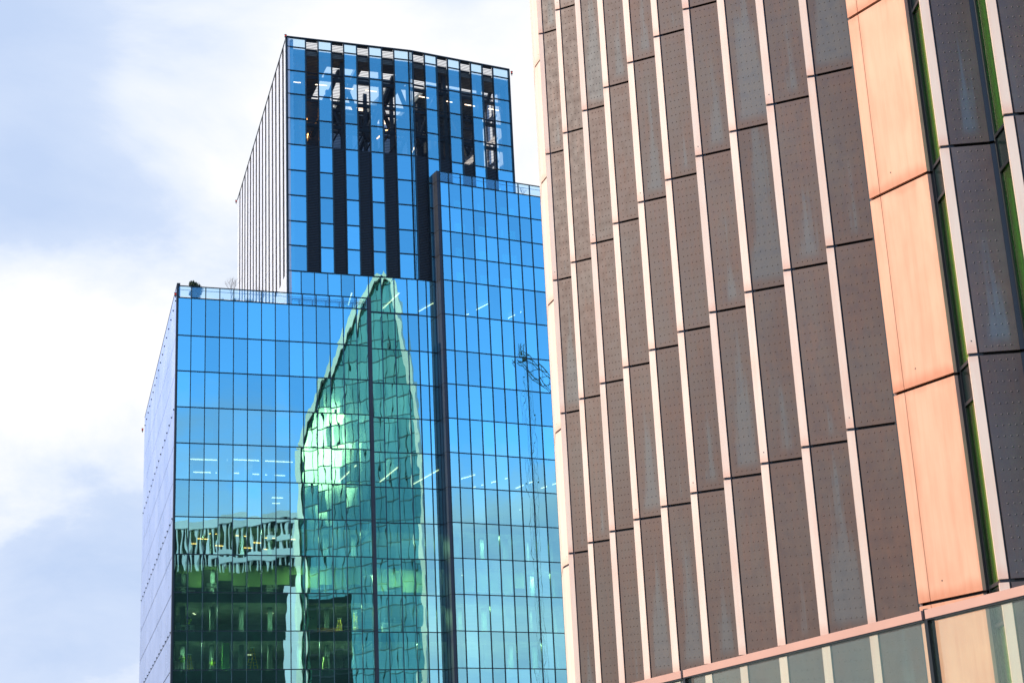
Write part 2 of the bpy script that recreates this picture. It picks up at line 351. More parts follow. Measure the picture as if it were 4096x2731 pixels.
# ---------------------------------------------------------------- ground
g = MB(); S_ = 900
g.quad([(-S_, -S_, 0), (S_, -S_, 0), (S_, S_, 0), (-S_, S_, 0)]); tag(g.build('ground', M['ground']), kind='structure')

# ================================================================= BLUE GLASS TOWER
A0 = (-36.477, 171.329)
PA = Plane(A0, 70.43)                                   # front of the lower left block
pB = PA(0, 0.9, 0); PB = Plane((pB.x, pB.y), 70.43)     # tower front, 0.9 m further back
pb = PB(27.7, 0, 0); P2 = Plane((pb.x, pb.y), 62.5)     # beyond the bend
C0 = (-7.97, 181.186); PC = Plane(C0, 62.5)             # right wing
PL = Plane(A0, -16.33, -1)                              # block flank; n points into the building (to the right)
pt = PB(12.5, 0, 0); PT = Plane((pt.x, pt.y), -16.33, -1)
tower = empty('office_tower', (A0[0], A0[1], 0), 'stepped blue mirror glass office tower with black louvre stripes, roof terraces and white flanks', 'building')

ROWS_LOW = [-1.7, 1.45, 5.45, 9.45, 13.45, 17.45, 21.45, 25.45, 29.45, 33.45, 37.45, 41.45, 45.45, 49.45, 53.5, 57.55, 61.9]
ROWS_TOW = [66.3, 69.4, 72.4, 75.6, 78.75, 82.0, 85.35, 88.5, 91.55, 94.65, 95.85]
pane_list = []                                          # (plane, u0, u1, z0, z1, w, kind)
def glaze(pl, cols, rows, kind='pane'):
    for i in range(len(cols)-1):
        for j in range(len(rows)-1):
            pane_list.append((pl, cols[i], cols[i+1], rows[j], rows[j+1], kind))
def add_pane(mb, pl, u0, u1, z0, z1, seed):
    """a sheet of float glass, very slightly pillowed and wavy so that it bends what it mirrors"""
    rnd = random.Random(seed); nx, nz = 8, 14
    a1 = rnd.uniform(0.0003, 0.0011); a2 = rnd.uniform(-0.0004, 0.0006); ph = [rnd.uniform(0, 6.28) for _ in range(6)]; tilt = rnd.gauss(0, 0.0013); tilt2 = rnd.gauss(0, 0.0009)
    i0 = len(mb.v); W = u1-u0; H = z1-z0; g_ = 0.03
    for b in range(nz+1):
        t = b/nz
        for a in range(nx+1):
            s = a/nx
            ew = (1-(2*s-1)**4); eh = (1-(2*t-1)**8)
            h = -a1*ew*eh*0.75 + 0.00017*math.sin(2*math.pi*s*1.3+ph[0]+1.5*math.sin(5*t+ph[1])) + 0.00016*math.sin(2*math.pi*t*2.2+ph[2]+2*s) + 0.00008*math.sin(2*math.pi*s*2.7+9*t+ph[3]) + a2*math.sin(math.pi*t+ph[4])
            h += tilt*(s-.5)*W + tilt2*(t-.5)*H
            mb.v.append(tuple(pl(u0+g_+s*(W-2*g_), 0.05+h, z0+g_+t*(H-2*g_))))
    tone = rnd.random()
    for b in range(nz):
        for a in range(nx):
            k = i0+b*(nx+1)+a; mb.f.append((k, k+1, k+nx+2, k+nx+1)); mb.m.append(0); mb.uv.append(None); mb.tone.append(tone*0.98+0.001)
colsA = [0.1]+[1.55*i for i in range(1, 14)]+[21.43]
colsB = [12.5, 14.0, 15.55, 17.1, 18.65, 20.2, 21.85, 23.35, 24.9, 26.45, 27.7]
colsC = [0.4]+[1.55*i for i in range(1, 18)]
rowsC = ROWS_LOW[:-1]+[61.9, 66.1, 69.15, 72.25, 75.4, 78.45]
glaze(PA, colsA, ROWS_LOW)
glaze(PB, colsB[6:], ROWS_LOW); glaze(PB, colsB, [61.9, 66.3])
glaze(P2, [0.0, 1.12, 2.3], ROWS_LOW+[66.3])
glaze(PC, colsC, rowsC)
gB = [(12.5, 14.75), (16.27, 17.9), (19.4, 21.0), (22.5, 24.1), (25.62, 27.48), (27.48, 27.7)]; lB = [(14.75, 16.27), (17.9, 19.4), (21.0, 22.5), (24.1, 25.62)]
g2 = [(0, .27), (1.86, 3.48), (4.96, 6.62), (8.1, 9.7), (11.17, 13.4)]; l2 = [(.27, 1.86), (3.48, 4.96), (6.62, 8.1), (9.7, 11.17)]
for a in gB: glaze(PB, a, ROWS_TOW)
for a in g2: glaze(P2, a, ROWS_TOW)
def is_top(p): return p[3] > 94
def vis(p):
    pl, u0, u1, z0, z1, k = p
    if z0 < 20 or z0 > 94 or (pl is PC and u0 > 13) or (pl is P2 and z0 < 78.4 and u0 > 2.2) or (pl is PB and z0 >= 61 and z0 < 62 and u0 < 20): return 0
    q = pl((u0+u1)/2, 0, (z0+z1)/2); return (u1-u0)*(z1-z0)/(q.x**2+q.y**2+q.z**2)
pane_list.sort(key=lambda p: -vis(p))
rest = MB(); restc = MB()
for p in [q for q in pane_list if is_top(q)]:
    mb = MB(); pbox(mb, p[0], p[1]+.05, p[2]-.05, .03, .055, p[3]+.05, p[4]-.05); mb.build('parapet_glass', M['parapet'], tower)
pane_list = [q for q in pane_list if not is_top(q)]
for i, p in enumerate(pane_list):
    if i < 100:
        mb = MB(); add_pane(mb, *p[:5], i); mb.build('glass_pane', M['clearpane' if p[3] > 81 else 'pane'], tower, smooth=True, loc=tuple(p[0]((p[1]+p[2])/2, 0.05, p[3])))
    else: add_pane(restc if p[3] > 81 else rest, *p[:5], i)
tag(rest.build('glass_panes', M['pane'], tower, smooth=True, loc=(A0[0], A0[1], 40)), kind='stuff')

if restc.f: tag(restc.build('glass_panes', M['clearpane'], tower, smooth=True, loc=(A0[0], A0[1], 40)), kind='stuff')
# mullion grids, one frame for each face
def grid(pl, cols, rows, wd=0.075, hz=0.09, pr=0.055, name='mullion_frame'):
    mb = MB()
    for c in cols: pbox(mb, pl, c-wd/2, c+wd/2, -pr, 0.12, rows[0], rows[-1])
    for r in rows: pbox(mb, pl, cols[0], cols[-1], -pr+.022, 0.115, r-hz/2, r+hz/2)
    return mb.build(name, M['mullion'], tower)
grid(PA, colsA, ROWS_LOW)
mb = MB()
def bars(mb, pl, cols, rows, wd=0.075, hz=0.09, pr=0.055):
    for c in cols: pbox(mb, pl, c-wd/2, c+wd/2, -pr, 0.12, rows[0], rows[-1])
    for r in rows: pbox(mb, pl, cols[0], cols[-1], -pr+.022, 0.115, r-hz/2, r+hz/2)
bars(mb, PB, colsB[6:], ROWS_LOW); bars(mb, PB, colsB, [61.98, 66.3]); mb.build('mullion_frame', M['mullion'], tower)
mb = MB(); bars(mb, P2, [0.03, 1.12, 2.25], ROWS_LOW+[66.3]); mb.build('mullion_frame', M['mullion'], tower)
grid(PC, colsC, rowsC)
mb = MB()
for pl, gl in ((PB, gB), (P2, g2)):
    for a, b in gl:
        for r in ROWS_TOW: pbox(mb, pl, a+.06, b-.06, -0.05, 0.11, r-.055, r+.055)
        for c in (a, b):
            h_ = .02 if c in (0, 27.7) else .065; pbox(mb, pl, c-h_, c+h_, -0.12 if h_ > .05 else -.03, 0.13, 66.36, 95.85)
mb.build('mullion_frame', M['mullion'], tower)

# black louvre stripes: solid backing below the plant floors, open slats above
for pl, ll in ((PB, lB), (P2, l2)):
    for a, b in ll:
        mb = MB()
        pbox(mb, pl, a+.08, b-.08, 0.10, 0.14, 66.4, 82.0)
        z = 66.5
        while z < 82.0: pbox(mb, pl, a+.08, b-.08, 0.0, 0.07, z, z+.09, 1); z += .2
        while z < 95.7:
            pbox(mb, pl, a+.08, b-.08, 0.02, 0.09, z, z+.035, 1); z += .2
        for r in (66.4, 75.6, 82.0, 85.3, 88.5, 91.55, 94.6): pbox(mb, pl, a+.08, b-.08, 0.16, 0.30, r-.09, r+.09)
        pbox(mb, pl, a+.08, b-.08, .16, .24, 95.66, 95.84)
        mb.build('louvre_strip', [M['louvre'], M['slat']], tower)
# coping
mb = MB(); pbox(mb, PB, 12.4, 27.7, -0.14, 0.25, 95.86, 95.98); pbox(mb, P2, 0, 13.5, -0.14, 0.25, 95.86, 95.98); pbox(mb, PT, .3, 50.5, -0.1, 0.2, 95.86, 96.02)
mb.build('roof_coping', M['mullion'], tower)
# dark corner posts
mb = MB(); pbox(mb, PA, -0.10, 0.06, -0.12, 0.3, -1.7, 63.3); mb.build('corner_post', M['corner'], tower)
mb = MB(); pbox(mb, PA, 21.48, 21.84, -0.16, 1.0, -1.7, 63.28)
for r in ROWS_LOW[1:]: pbox(mb, PA, 21.478, 21.845, -.165, .3, r-.02, r+.02, 1)
mb.build('corner_post', [M['corner'], M['joint']], tower)
mb = MB(); pbox(mb, PB, 12.36, 12.56, -0.12, 0.25, 61.9, 95.86); mb.build('corner_post', M['mullion'], tower)
mb = MB(); pbox(mb, P2, 13.36, 13.52, -0.12, 0.25, 66.3, 95.86); mb.build('corner_post', M['mullion'], tower)
# deep dark return between tower front and right wing
q0 = P2(2.25, 0, 0); q1 = PC(0, -.02, 0); q2 = PC(0.36, -.02, 0); q3 = P2(2.7, 0.3, 0)
mb = MB(); mb.prism([(q0.x, q0.y), (q1.x, q1.y), (q2.x, q2.y), (q3.x, q3.y)], 0, 79.8+EYE)
for r in rowsC[1:]:
    c = 1.015
    for a, b in ((q0, q1), (q1, q2)):
        a_ = Vector((a.x, a.y, r+EYE)); b_ = Vector((b.x, b.y, r+EYE)); mb.bar(a_, b_, 0.03, 1)
mid = (q0*0.5+q1*0.5); mb.bar((mid.x, mid.y, 0), (mid.x, mid.y, 79.7+EYE), 0.03, 1)
mb.build('wing_return', [M['corner'], M['joint']], tower)

# floors, ceilings and the core
def offs(pl, u, w): q = pl(u, w, 0); return (q.x, q.y)
polyA = [offs(PA, .15, .25), offs(PA, 21.5, .25), offs(PA, 21.5, 16), offs(PA, 4.6, 16), offs(PL, 16, .4)]
polyB = [offs(PB, 21.9, .25), offs(PB, 27.7, .25), offs(P2, 2.3, .3), offs(P2, 2.45, -1.1), offs(PC, .45, .25), offs(PC, 26.3, .25), offs(PC, 26.3, 14), offs(P2, 0, 16), offs(PB, 21.9, 16)]
polyT = [offs(PB, 12.7, .3), offs(PB, 27.7, .3), offs(P2, 13.3, .3), offs(P2, 13.3, 18), offs(PB, 27, 18), offs(PB, 14.1, 18)]
def slab(poly, z, th=1.0):
    mb = MB(); mb.prism(poly, z-th+EYE, z-.06+EYE, 0, 1, 2); return mb.build('floor_slab', [M['slab'], M['floorc'], M['ceiling']], tower)
for r in ROWS_LOW[1:-1]: slab(polyA, r); slab(polyB, r)
slab(polyA, 61.9, 1.3)
for r in (61.9, 66.3, 69.2, 72.3, 75.5, 78.45): slab(polyB, r, 0.8)
for r in ROWS_TOW[1:6]: slab(polyT, r, 0.8)
mb = MB(); mb.prism([offs(PA, 4.7, 15.7), offs(PA, 21.4, 15.7), offs(PA, 21.4, 16.2), offs(PA, 4.7, 16.2)], 0, 61+EYE)
mb.prism([offs(PB, 21.9, 15), offs(P2, 0, 15), offs(PC, 26, 13.4), offs(PC, 26, 13.9), offs(P2, 0, 15.6), offs(PB, 21.9, 15.6)], 0, 78+EYE)
mb.prism([offs(PB, 14.2, 17), offs(P2, 13.2, 17.2), offs(P2, 13.2, 17.6), offs(PB, 14.2, 17.5)], 62+EYE, 82+EYE)
mb.build('core_wall', M['core'], tower); mb = MB()
for k in range(7):                                       # columns and partitions behind the glass
    pbox(mb, PA, 1.3+3.1*k, 1.75+3.1*k, 3.2, 3.7, -1.5, 60.9)
for k in range(8): pbox(mb, PC, 2+3.1*k, 2.45+3.1*k, 2.8, 3.3, -1.5, 77.5)
mb.build('column', M['slab'], tower)
# pale partitions that show through the glass
mb = MB()
rp = random.Random(5)
for pl, cols, rows in ((PA, colsA, ROWS_LOW[6:14]), (PC, colsC, rowsC[6:])):
    for j in range(len(rows)-1):
        i = 0
        while i < len(cols)-2:
            if rp.random() < (0.42 if rows[j] > 37 else 0.0):
                w = rp.uniform(.4, 1.1); d_ = rp.uniform(1.2, 5); pbox(mb, pl, cols[i]+.1, cols[i]+.1+w, d_, d_+.12, rows[j]+.02, rows[j+1]-1.02)
            i += 1
mb.build('partition', M['white_wall'], tower)

# plant storeys under the tower roof: posts, ring beams, diagonal braces, part-open roof
mb = MB()
for pl, us in ((PB, (14.8, 19.4, 24.2, 27.6)), (P2, (4.9, 9.7, 13.0))):
    for u in us:
        for w in (1.2, 9, 17): pbox(mb, pl, u-.22, u+.22, w-.22, w+.22, 82, 94.0)
for z in (85.3, 88.5, 91.5):
    for w in (1.2, 9): pbox(mb, PB, 13.7, 27.7, w-.15, w+.15, z-.25, z+.1); pbox(mb, P2, 0, 13.2, w-.15, w+.15, z-.25, z+.1)
for w in (2.6, 9.6):
    for a, b in ((16.0, 19.4), (22.8, 19.4), (22.8, 26.2), (29.5, 26.2)): mb.bar(PB(a, w, 84.5), PB(b, w, 93.6), .28, 0)
    for a, b in ((1.5, 5), (8.4, 5), (8.4, 12)): mb.bar(P2(a, w, 84.5), P2(b, w, 93.6), .25, 0)
for k in range(9): pbox(mb, PB, 14.4+1.5*k, 14.52+1.5*k, 1.2, 17, 84.8, 85.0)
pbox(mb, PB, 15.0, 18.2, 5, 8, 82, 90.4); pbox(mb, P2, 5.2, 8.6, 4.5, 9, 82, 88.8)
mb.build('plant_steelwork', M['steel'], tower)
mb = MB()
def rf(pl, u0, u1, w0, w1): pbox(mb, pl, u0, u1, w0, w1, 93.9, 94.55)
rf(PB, 12.95, 27.6, .3, 2.6); rf(PB, 14.1, 17.2, 2.6, 18); rf(PB, 17.2, 17.9, 2.6, 18); rf(PB, 18.3, 27.6, 5.4, 6.2); rf(PB, 21.5, 22.2, 2.6, 18); rf(PB, 26.6, 27.7, 2.6, 18); rf(PB, 17.2, 27.6, 15, 18)
rf(P2, 0, 13.3, .35, 3.2); rf(P2, 0, 1.4, 3.2, 18); rf(P2, 4.4, 13.3, 5, 18)
mb.build('plant_roof', M['ceiling'], tower)
mb = MB()
for a in ((0.3, 3.5), (4.4, 5.0), (6.2, 6.8), (10.5, 18)):
    pe = Plane(offs(P2, 13.35, 0), 62.5-90+0.0, -1)
    pbox(mb, pe, a[0], a[1], -.05, .25, 66.4, 94.6)
for z in (66.4, 75.4, 81.6, 85, 88.2, 91.3, 94.3): pbox(mb, pe, .3, 18, 0, .2, z, z+.5)
mb.build('flank_wall', M['cladT'], tower)
# ceiling strip lights (ends surveyed on each ceiling)
LIGHTS = [((-35.47,174.47),(-31.70,175.85),44.38,0),((-30.94,175.61),(-24.87,178.08),44.38,0),((-37.0,180.14),(-32.69,181.66),44.38,0),((-32.02,181.80),(-26.59,184.26),44.38,0),
((-19.17,185.48),(-18.31,181.27),65.0,0),((-15.31,188.47),(-12.95,183.28),65.4,0),((-11.13,190.25),(-9.21,187.46),65.4,0),((-5.37,191.80),(-2.71,188.11),65.2,0),((-0.46,194.06),(1.28,191.65),65.2,0),
((-20.97,188.57),(-18.14,180.93),44.38,0),((-16.23,189.60),(-13.65,182.92),44.38,0),((-12.44,191.58),(-9.14,185.15),44.38,0),((-7.95,191.41),(-4.74,188.05),44.38,0),((-5.46,194.98),(-1.35,191.02),44.38,0),((-0.39,196.58),(1.57,193.48),44.38,0),((2.67,197.26),(4.61,194.84),44.38,0),
((-33.66,176.02),(-32.85,176.29),36.4,1),((-35.32,178.27),(-34.31,178.90),36.4,1),((-36.5,180.88),(-36.03,181.14),36.4,1),((-34.47,182.48),(-33.41,183.07),36.4,1),((-31.05,177.63),(-30.03,178.26),36.4,1),((-28.20,179.70),(-27.17,180.19),36.4,1),((-29.85,182.03),(-29.01,182.48),36.4,1),((-31.54,184.59),(-30.50,185.10),36.4,1),((-25.53,181.21),(-24.90,181.45),36.4,1),((-29.32,186.13),(-28.63,186.56),36.4,1),
((-27.10,177.64),(-25.95,178.04),40.4,0),((-27.89,180.40),(-26.68,180.68),40.4,0),((-35.85,178.91),(-35.80,179.89),28.4,0),((-28.22,181.41),(-27.59,181.80),28.4,0),((-30.89,184.40),(-30.44,184.80),24.4,0)]
ROOM_FILL = [(pl, u, z) for z in (24.3, 28.3, 32.3, 36.3) for pl, u in ((PA, 2.5), (PA, 8), (PA, 13.5), (PA, 19), (PB, 25), (PC, 4), (PC, 10))]  # fill lamps added to brighten the rooms, apart from the modelled strip lights
for i_, (pl, u, z) in enumerate(ROOM_FILL):
    ld = bpy.data.lights.new('room_fill_lamp', 'AREA'); ld.shape = 'RECTANGLE'; ld.size = 1.2; ld.size_y = .16; ld.energy = 520; ld.color = (.75, 1, .62)
    lo_ = bpy.data.objects.new('room_fill_lamp', ld); scene.collection.objects.link(lo_); lo_.parent = tower; lo_.location = pl(u+(i_ % 3)*.7, (2.0 if z == 32.3 else 1.5)+(i_ % 2)*3.5, z)-tower.location
LV = [(PB, (14.9, 1.6), (15.9, 5.0), 87.8, 1), (PB, (15.6, 3), (15.9, 6.0), 85.0, 1), (PB, (25.2, 2), (24.6, 5), 86.2, 1), (P2, (2.0, 3), (3.0, 7), 85.9, 0), (PB, (19.6, 2.4), (21.1, 2.4), 91.2, 0), (PB, (22.6, 2.4), (24.0, 2.4), 91.2, 0), (P2, (2, 2.2), (3.3, 2.2), 91.2, 0), (P2, (5.1, 2.2), (6.5, 2.2), 91.2, 0), (P2, (8.2, 2.2), (9.6, 2.2), 91.2, 0), (P2, (11.5, 2.2), (12.9, 2.2), 91.2, 0), (PB, (12.8, 2.2), (14.6, 2.2), 91.2, 0), (PB, (16.4, 2.2), (17.8, 2.2), 91.2, 0),
      (PC, (2.2, 4), (4.0, 4.4), 32.4, 0), (PC, (11, 4), (12.2, 4), 40.3, 0), (PC, (.9, 2.6), (1.4, 2.6), 24.4, 0)]
def light(a, b, z, k):
    mb = MB(); a = Vector((a[0], a[1], z+EYE)); b = Vector((b[0], b[1], z+EYE)); d = (b-a).normalized(); w = Vector((-d.y, d.x, 0))*0.065
    lo = Vector((0, 0, -.07)); mb.hexa([a-w+lo, b-w+lo, b+w+lo, a+w+lo, a-w, b-w, b+w, a+w])
    mb.build('ceiling_light', M['lamp_orange' if k else 'lamp'], tower, loc=tuple(a))
for l in LIGHTS: light(*l)
for pl, a, b, z, k in LV: qa = pl(a[0], a[1], 0); qb = pl(b[0], b[1], 0); light((qa.x, qa.y), (qb.x, qb.y), z, k)
# roller blinds on the floor above the fit-out storeys
BL = [31.48, 30.03, 31.9, 30.76, 30.26, 30.16, 30.38, 30.40, 31.48, 30.07, 30.44, 29.93, 30.5, 31.6]
def blind(pl, a, b, z0, z1):
    mb = MB(); pbox(mb, pl, a+.09, b-.09, .32, .335, z0, z1-.07)
    mb.bar(pl(a+.07, .33, z1-.05), pl(b-.07, .33, z1-.05), .045, 0, 8); mb.bar(pl(a+.09, .33, z0), pl(b-.09, .33, z0), .02, 0, 6)
    mb.build('roller_blind', M['blind'], tower)
for i, z0 in enumerate(BL): blind(PA, colsA[i], colsA[i+1], z0, 32.42)
for i, z0 in enumerate((29.97, 30.4, 29.85, 29.82)): blind(PB, colsB[6+i], colsB[7+i], z0, 32.42)
for i in range(0, 6): blind(PC, colsC[i], colsC[i+1], 29.8 + (0.6 if i == 5 else 0), 32.42)
for i, z0 in ((0, 39.6), (3, 38.0)): blind(PA, colsA[i], colsA[i+1], z0, 40.42)

# glass parapets round the roof terraces
def parapet(pl, cols, z0, z1, gap=0.0):
    fr = MB()
    for i in range(len(cols)-1):
        mb = MB(); a, b = cols[i]+.05, cols[i+1]-.05
        pbox(mb, pl, a, b, 0.03, 0.055, z0+.06, z1-.03); mb.build('parapet_glass', M['parapet'], tower)
    for c in cols: pbox(fr, pl, c-.045, c+.045, -.07, .10, z0, z1)
    pbox(fr, pl, cols[0], cols[-1], -.075, .10, z1-.03, z1+.045); fr.bar(pl(cols[0], .35, z0+.98), pl(cols[-1], .35, z0+.98), .03, 0, 6)
    fr.build('parapet_rail', M['mullion'], tower)
parapet(PA, colsA, 61.95, 63.25); parapet(PC, colsC, 78.5, 79.8)
mb = MB(); mb.prism([offs(PA, .1, .2), offs(PA, 21.5, .2), offs(PA, 21.5, 46), offs(PL, 55.9, .3)], 61.7+EYE, 61.92+EYE); mb.prism([offs(PC, .3, .3), offs(PC, 26.3, .3), offs(PC, 26.3, 16), offs(PC, .3, 16)], 78.2+EYE, 78.48+EYE)
mb.build('terrace_deck', M['roof'], tower)

# ribbed metal flank of the block, one band of sheets a storey, with maintenance brackets every third joint
for j in range(len(ROWS_LOW)-1):
    z0, z1 = ROWS_LOW[j], ROWS_LOW[j+1]; mb = MB(); u = 0.18
    if j == len(ROWS_LOW)-2: z1 = 61.9
    prof = []
    while u < 55.8: prof += [(u, .02), (u+.22, .02), (u+.25, -.03), (u+.33, -.03), (u+.36, .02)]; u += .42
    for k in range(len(prof)-1):
        (a, wa), (b, wb) = prof[k], prof[k+1]
        if b > a: mb.quad([PL(a, wa, z0+.08), PL(b, wb, z0+.08), PL(b, wb, z1-.08), PL(a, wa, z1-.08)])
    mb.build('ribbed_cladding', M['cladL'], tower)
mb = MB(); u = 0.18; prof = []
while u < 55.8: prof += [(u, .02), (u+.22, .02), (u+.25, -.03), (u+.33, -.03), (u+.36, .02)]; u += .42
for k in range(len(prof)-1):
    (a, wa), (b, wb) = prof[k], prof[k+1]; mb.quad([PL(a, wa, 61.93), PL(b, wb, 61.93), PL(b, wb, 63.5), PL(a, wa, 63.5)])
mb.build('ribbed_cladding', M['cladL'], tower)
mb = MB(); pbox(mb, PL, .1, 55.9, -.06, .3, 63.5, 63.6); pbox(mb, PL, .1, 55.9, .05, .3, -1.7, 63.5, 1); mb.build('flank_coping', [M['mullion'], M['joint']], tower)
for r in (13.45, 25.45, 37.45, 49.45, 61.9):
    for k in range(17):
        mb = MB(); pbox(mb, PL, 1.2+3.3*k, 1.34+3.3*k, -.16, -.03, r-.07, r+.07); mb.build('bracket', M['mullion'], tower, loc=tuple(PL(1.2+3.3*k, -.1, r)))
# back and far sides
mb = MB(); mb.prism([offs(PL, 56, .05), offs(PL, 16.5, .6), offs(PA, 4.5, 16.6), offs(PA, 40, 16.6), offs(PA, 44, 50)], 0, 61.6+EYE); mb.build('rear_wall', M['cladT'], tower)

# tower flank: white sheets between deep bronze louvre slots
SL = [(2.5, 3.84), (5.75, 6.98), (8.95, 10.15), (12.05, 13.22), (15.32, 16.53), (18.49, 19.66), (21.68, 22.82), (24.82, 26.07), (28.06, 29.27), (31.31, 32.48), (34.42, 35.62), (37.52, 38.76), (40.81, 41.99), (43.92, 45.04), (47.02, 48.17)]
prev = 0.0
for a, b in SL+[(50.5, None)]:
    mb = MB(); rows = [66.3]+ROWS_TOW[1:10]+[95.86]
    for z0, z1 in zip(rows[:-1], rows[1:]): pbox(mb, PT, prev, a, -.02, .35, z0+.02, z1-.02)
    pbox(mb, PT, prev+.03, a-.03, -.005, .3, 66.3, 95.8, 1)
    mb.build('flank_sheet', [M['cladT'], M['joint']], tower)
    if b:
        mb = MB(); pbox(mb, PT, a, b, -.015, .2, 66.3, 95.8); z = 66.4
        while z < 95.7: pbox(mb, PT, a+.02, b-.02, -.035, .1, z, z+.14); z += .3
        mb.build('flank_louvre', M['slot'], tower); prev = b
mb = MB(); pbox(mb, PT, 0, 50.5, -.12, .4, 61.9, 66.28); mb.build('flank_base', M['cladT'], tower)
mb = MB(); pbox(mb, PT, .3, 50.3, .46, .8, 61.9, 95.8); pbox(mb, PT, 50.0, 50.45, .8, 26, 61.9, 95.8); pbox(mb, PT, 18.5, 50.2, .8, 25, 62, 94.4); mb.build('rear_wall', M['cladT'], tower)
# red warning lamps on the corners
def wlamp(q):
    mb = MB(); x, y, z = q; mb.bar((x, y, z-.15), (x, y, z+.1), .05, 0, 6); mb.bar((x, y, z+.08), (x, y, z+.16), 0.14, 0, 8); mb.bar((x, y, z+.16), (x, y, z+.34), .09, 1, 8); mb.bar((x, y, z+.34), (x, y, z+.42), .15, 0, 8)
    mb.build('warning_lamp', [M['black'], M['redlamp']], tower, loc=q)
for q in (PB(12.3, -.25, 95.6), P2(13.75, -.2, 95.2), PT(50.9, -.2, 95.6), PA(-.25, -.2, 61.9), PL(56.2, -.3, 61.6)): wlamp(tuple(q))

# ================================================================= interior things seen through the glass
def person(loc, label, pose, helmet=True):
    """one skinned body; joints in metres, x right, y away"""
    J = dict(pose); names = list(J); idx = {n: i for i, n in enumerate(names)}
    E_ = [('pelvis', 'chest'), ('chest', 'neck'), ('neck', 'head'), ('chest', 'shL'), ('shL', 'elL'), ('elL', 'haL'), ('chest', 'shR'), ('shR', 'elR'), ('elR', 'haR'), ('pelvis', 'hiL'), ('hiL', 'knL'), ('knL', 'anL'), ('anL', 'toL'), ('pelvis', 'hiR'), ('hiR', 'knR'), ('knR', 'anR'), ('anR', 'toR')]
    rad = dict(pelvis=.15, chest=.17, neck=.065, head=.10, shL=.075, elL=.05, haL=.04, shR=.075, elR=.05, haR=.04, hiL=.10, knL=.065, anL=.045, toL=.04, hiR=.10, knR=.065, anR=.045, toR=.04)
    me = bpy.data.meshes.new('person'); me.from_pydata([J[n] for n in names], [(idx[a], idx[b]) for a, b in E_], [])
    o = bpy.data.objects.new('person', me); scene.collection.objects.link(o); o.location = loc; me.materials.append(M['dark_cloth'])
    sk = o.modifiers.new('skin', 'SKIN'); 
    for i, n in enumerate(names): me.skin_vertices[0].data[i].radius = (rad[n], rad[n]) if me.skin_vertices else (0.1, 0.1)
    o.modifiers.new('sub', 'SUBSURF').levels = 1; o.modifiers['sub'].render_levels = 1
    tag(o, label, 'person')
    v = MB(); p = Vector(J['pelvis']); c = Vector(J['neck'])-Vector((0, 0, .03)); ch = Vector(J['chest'])
    v.bar(p-Vector((0, 0, .02)), ch, .185, 0, 10, .215); v.bar(ch, c, .215, 0, 10, .12)
    for s in 'LR': v.bar(Vector(J['sh'+s]), Vector(J['el'+s]), .09, 0, 8, .07)
    ov = v.build('safety_vest', M['hiviz'], None, smooth=True); ov.parent = o
    h = Vector(J['head']); v = MB(); v.bar(h-Vector((0, 0, .10)), h+Vector((0, 0, .05)), .09, 0, 8, .10); v.bar(h+Vector((0, 0, .03)), h+Vector((0, 0, .12)), .125, 1, 10, .07); v.bar(h+Vector((0, 0, .03)), h+Vector((0, 0, .045)), .15, 1, 10)
    oh = v.build('helmet_and_face', [M['skin'], M['helmet']], None, smooth=True); oh.name = 'helmet'; oh.parent = o
    return o
stand = dict(pelvis=(0, 0, .95), chest=(0, .02, 1.25), neck=(0, .02, 1.47), head=(0, 0, 1.62), shL=(-.19, 0, 1.40), elL=(-.27, -.05, 1.13), haL=(-.22, -.25, 1.0), shR=(.19, 0, 1.40), elR=(.28, -.02, 1.13), haR=(.25, -.2, .95), hiL=(-.09, 0, .88), knL=(-.10, -.02, .48), anL=(-.10, .03, .08), toL=(-.11, -.14, .04), hiR=(.09, 0, .88), knR=(.10, -.02, .48), anR=(.10, .03, .08), toR=(.12, -.14, .04))
lean = dict(stand); lean.update(chest=(.12, -.15, 1.2), neck=(.2, -.26, 1.38), head=(.25, -.33, 1.52), shL=(-.02, -.22, 1.34), elL=(.1, -.45, 1.15), haL=(.2, -.6, .95), shR=(.33, -.2, 1.34), elR=(.42, -.4, 1.12), haR=(.35, -.58, .95))
reach = dict(stand); reach.update(elR=(.38, -.1, 1.30), haR=(.42, -.25, 1.55), elL=(-.22, -.2, 1.2), haL=(.05, -.38, 1.2))
crouch = {k: (x, y, max(z-.38, .04)) for k, (x, y, z) in stand.items()}; crouch.update(knL=(-.14, -.32, .45), knR=(.14, -.32, .45), anL=(-.12, 0, .08), anR=(.12, 0, .08), toL=(-.12, -.16, .04), toR=(.12, -.16, .04), hiL=(-.1, .02, .52), hiR=(.1, .02, .52))
FZ = lambda z: z-.05
person(tuple(PA(1.75, .9, FZ(25.45))), 'worker in yellow vest leaning over a table on the upper fit-out floor', lean)
person(tuple(PA(1.15, .8, FZ(21.45))), 'worker in yellow vest reaching up beside a short step ladder', reach)
person(tuple(PA(4.33, .9, FZ(21.45))), 'worker in yellow vest crouching next to the lime green panel', crouch)
def ladder(u, w, z, h, label, spread=.45, width=.4, top=.28, sh=0):
    o = empty('step_ladder', tuple(PA(u, w, z)), label, 'ladder', 'step ladders on the fit-out floors')
    for sgn, nm in ((-1, 'front_frame'), (1, 'rear_frame')):
        mb = MB()
        f = lambda t, s: PA(u+s*(width*(1-t)+top*t)/2+sgn*spread*(1-t)+sh*t, w+sgn*.1*(1-t), z+h*t)
        for s in (-1, 1): mb.bar(f(0, s), f(1, s), .035)
        for k in range(1, int(h/.3)): t = k*.3/h; mb.bar(f(t, -1), f(t, 1), .022)
        mb.build(nm, M['yellow'], o)
    mb = MB(); pbox(mb, PA, u+sh-.2, u+sh+.2, w-.1, w+.1, z+h-.02, z+h+.06); mb.build('top_step', M['helmet'], o)
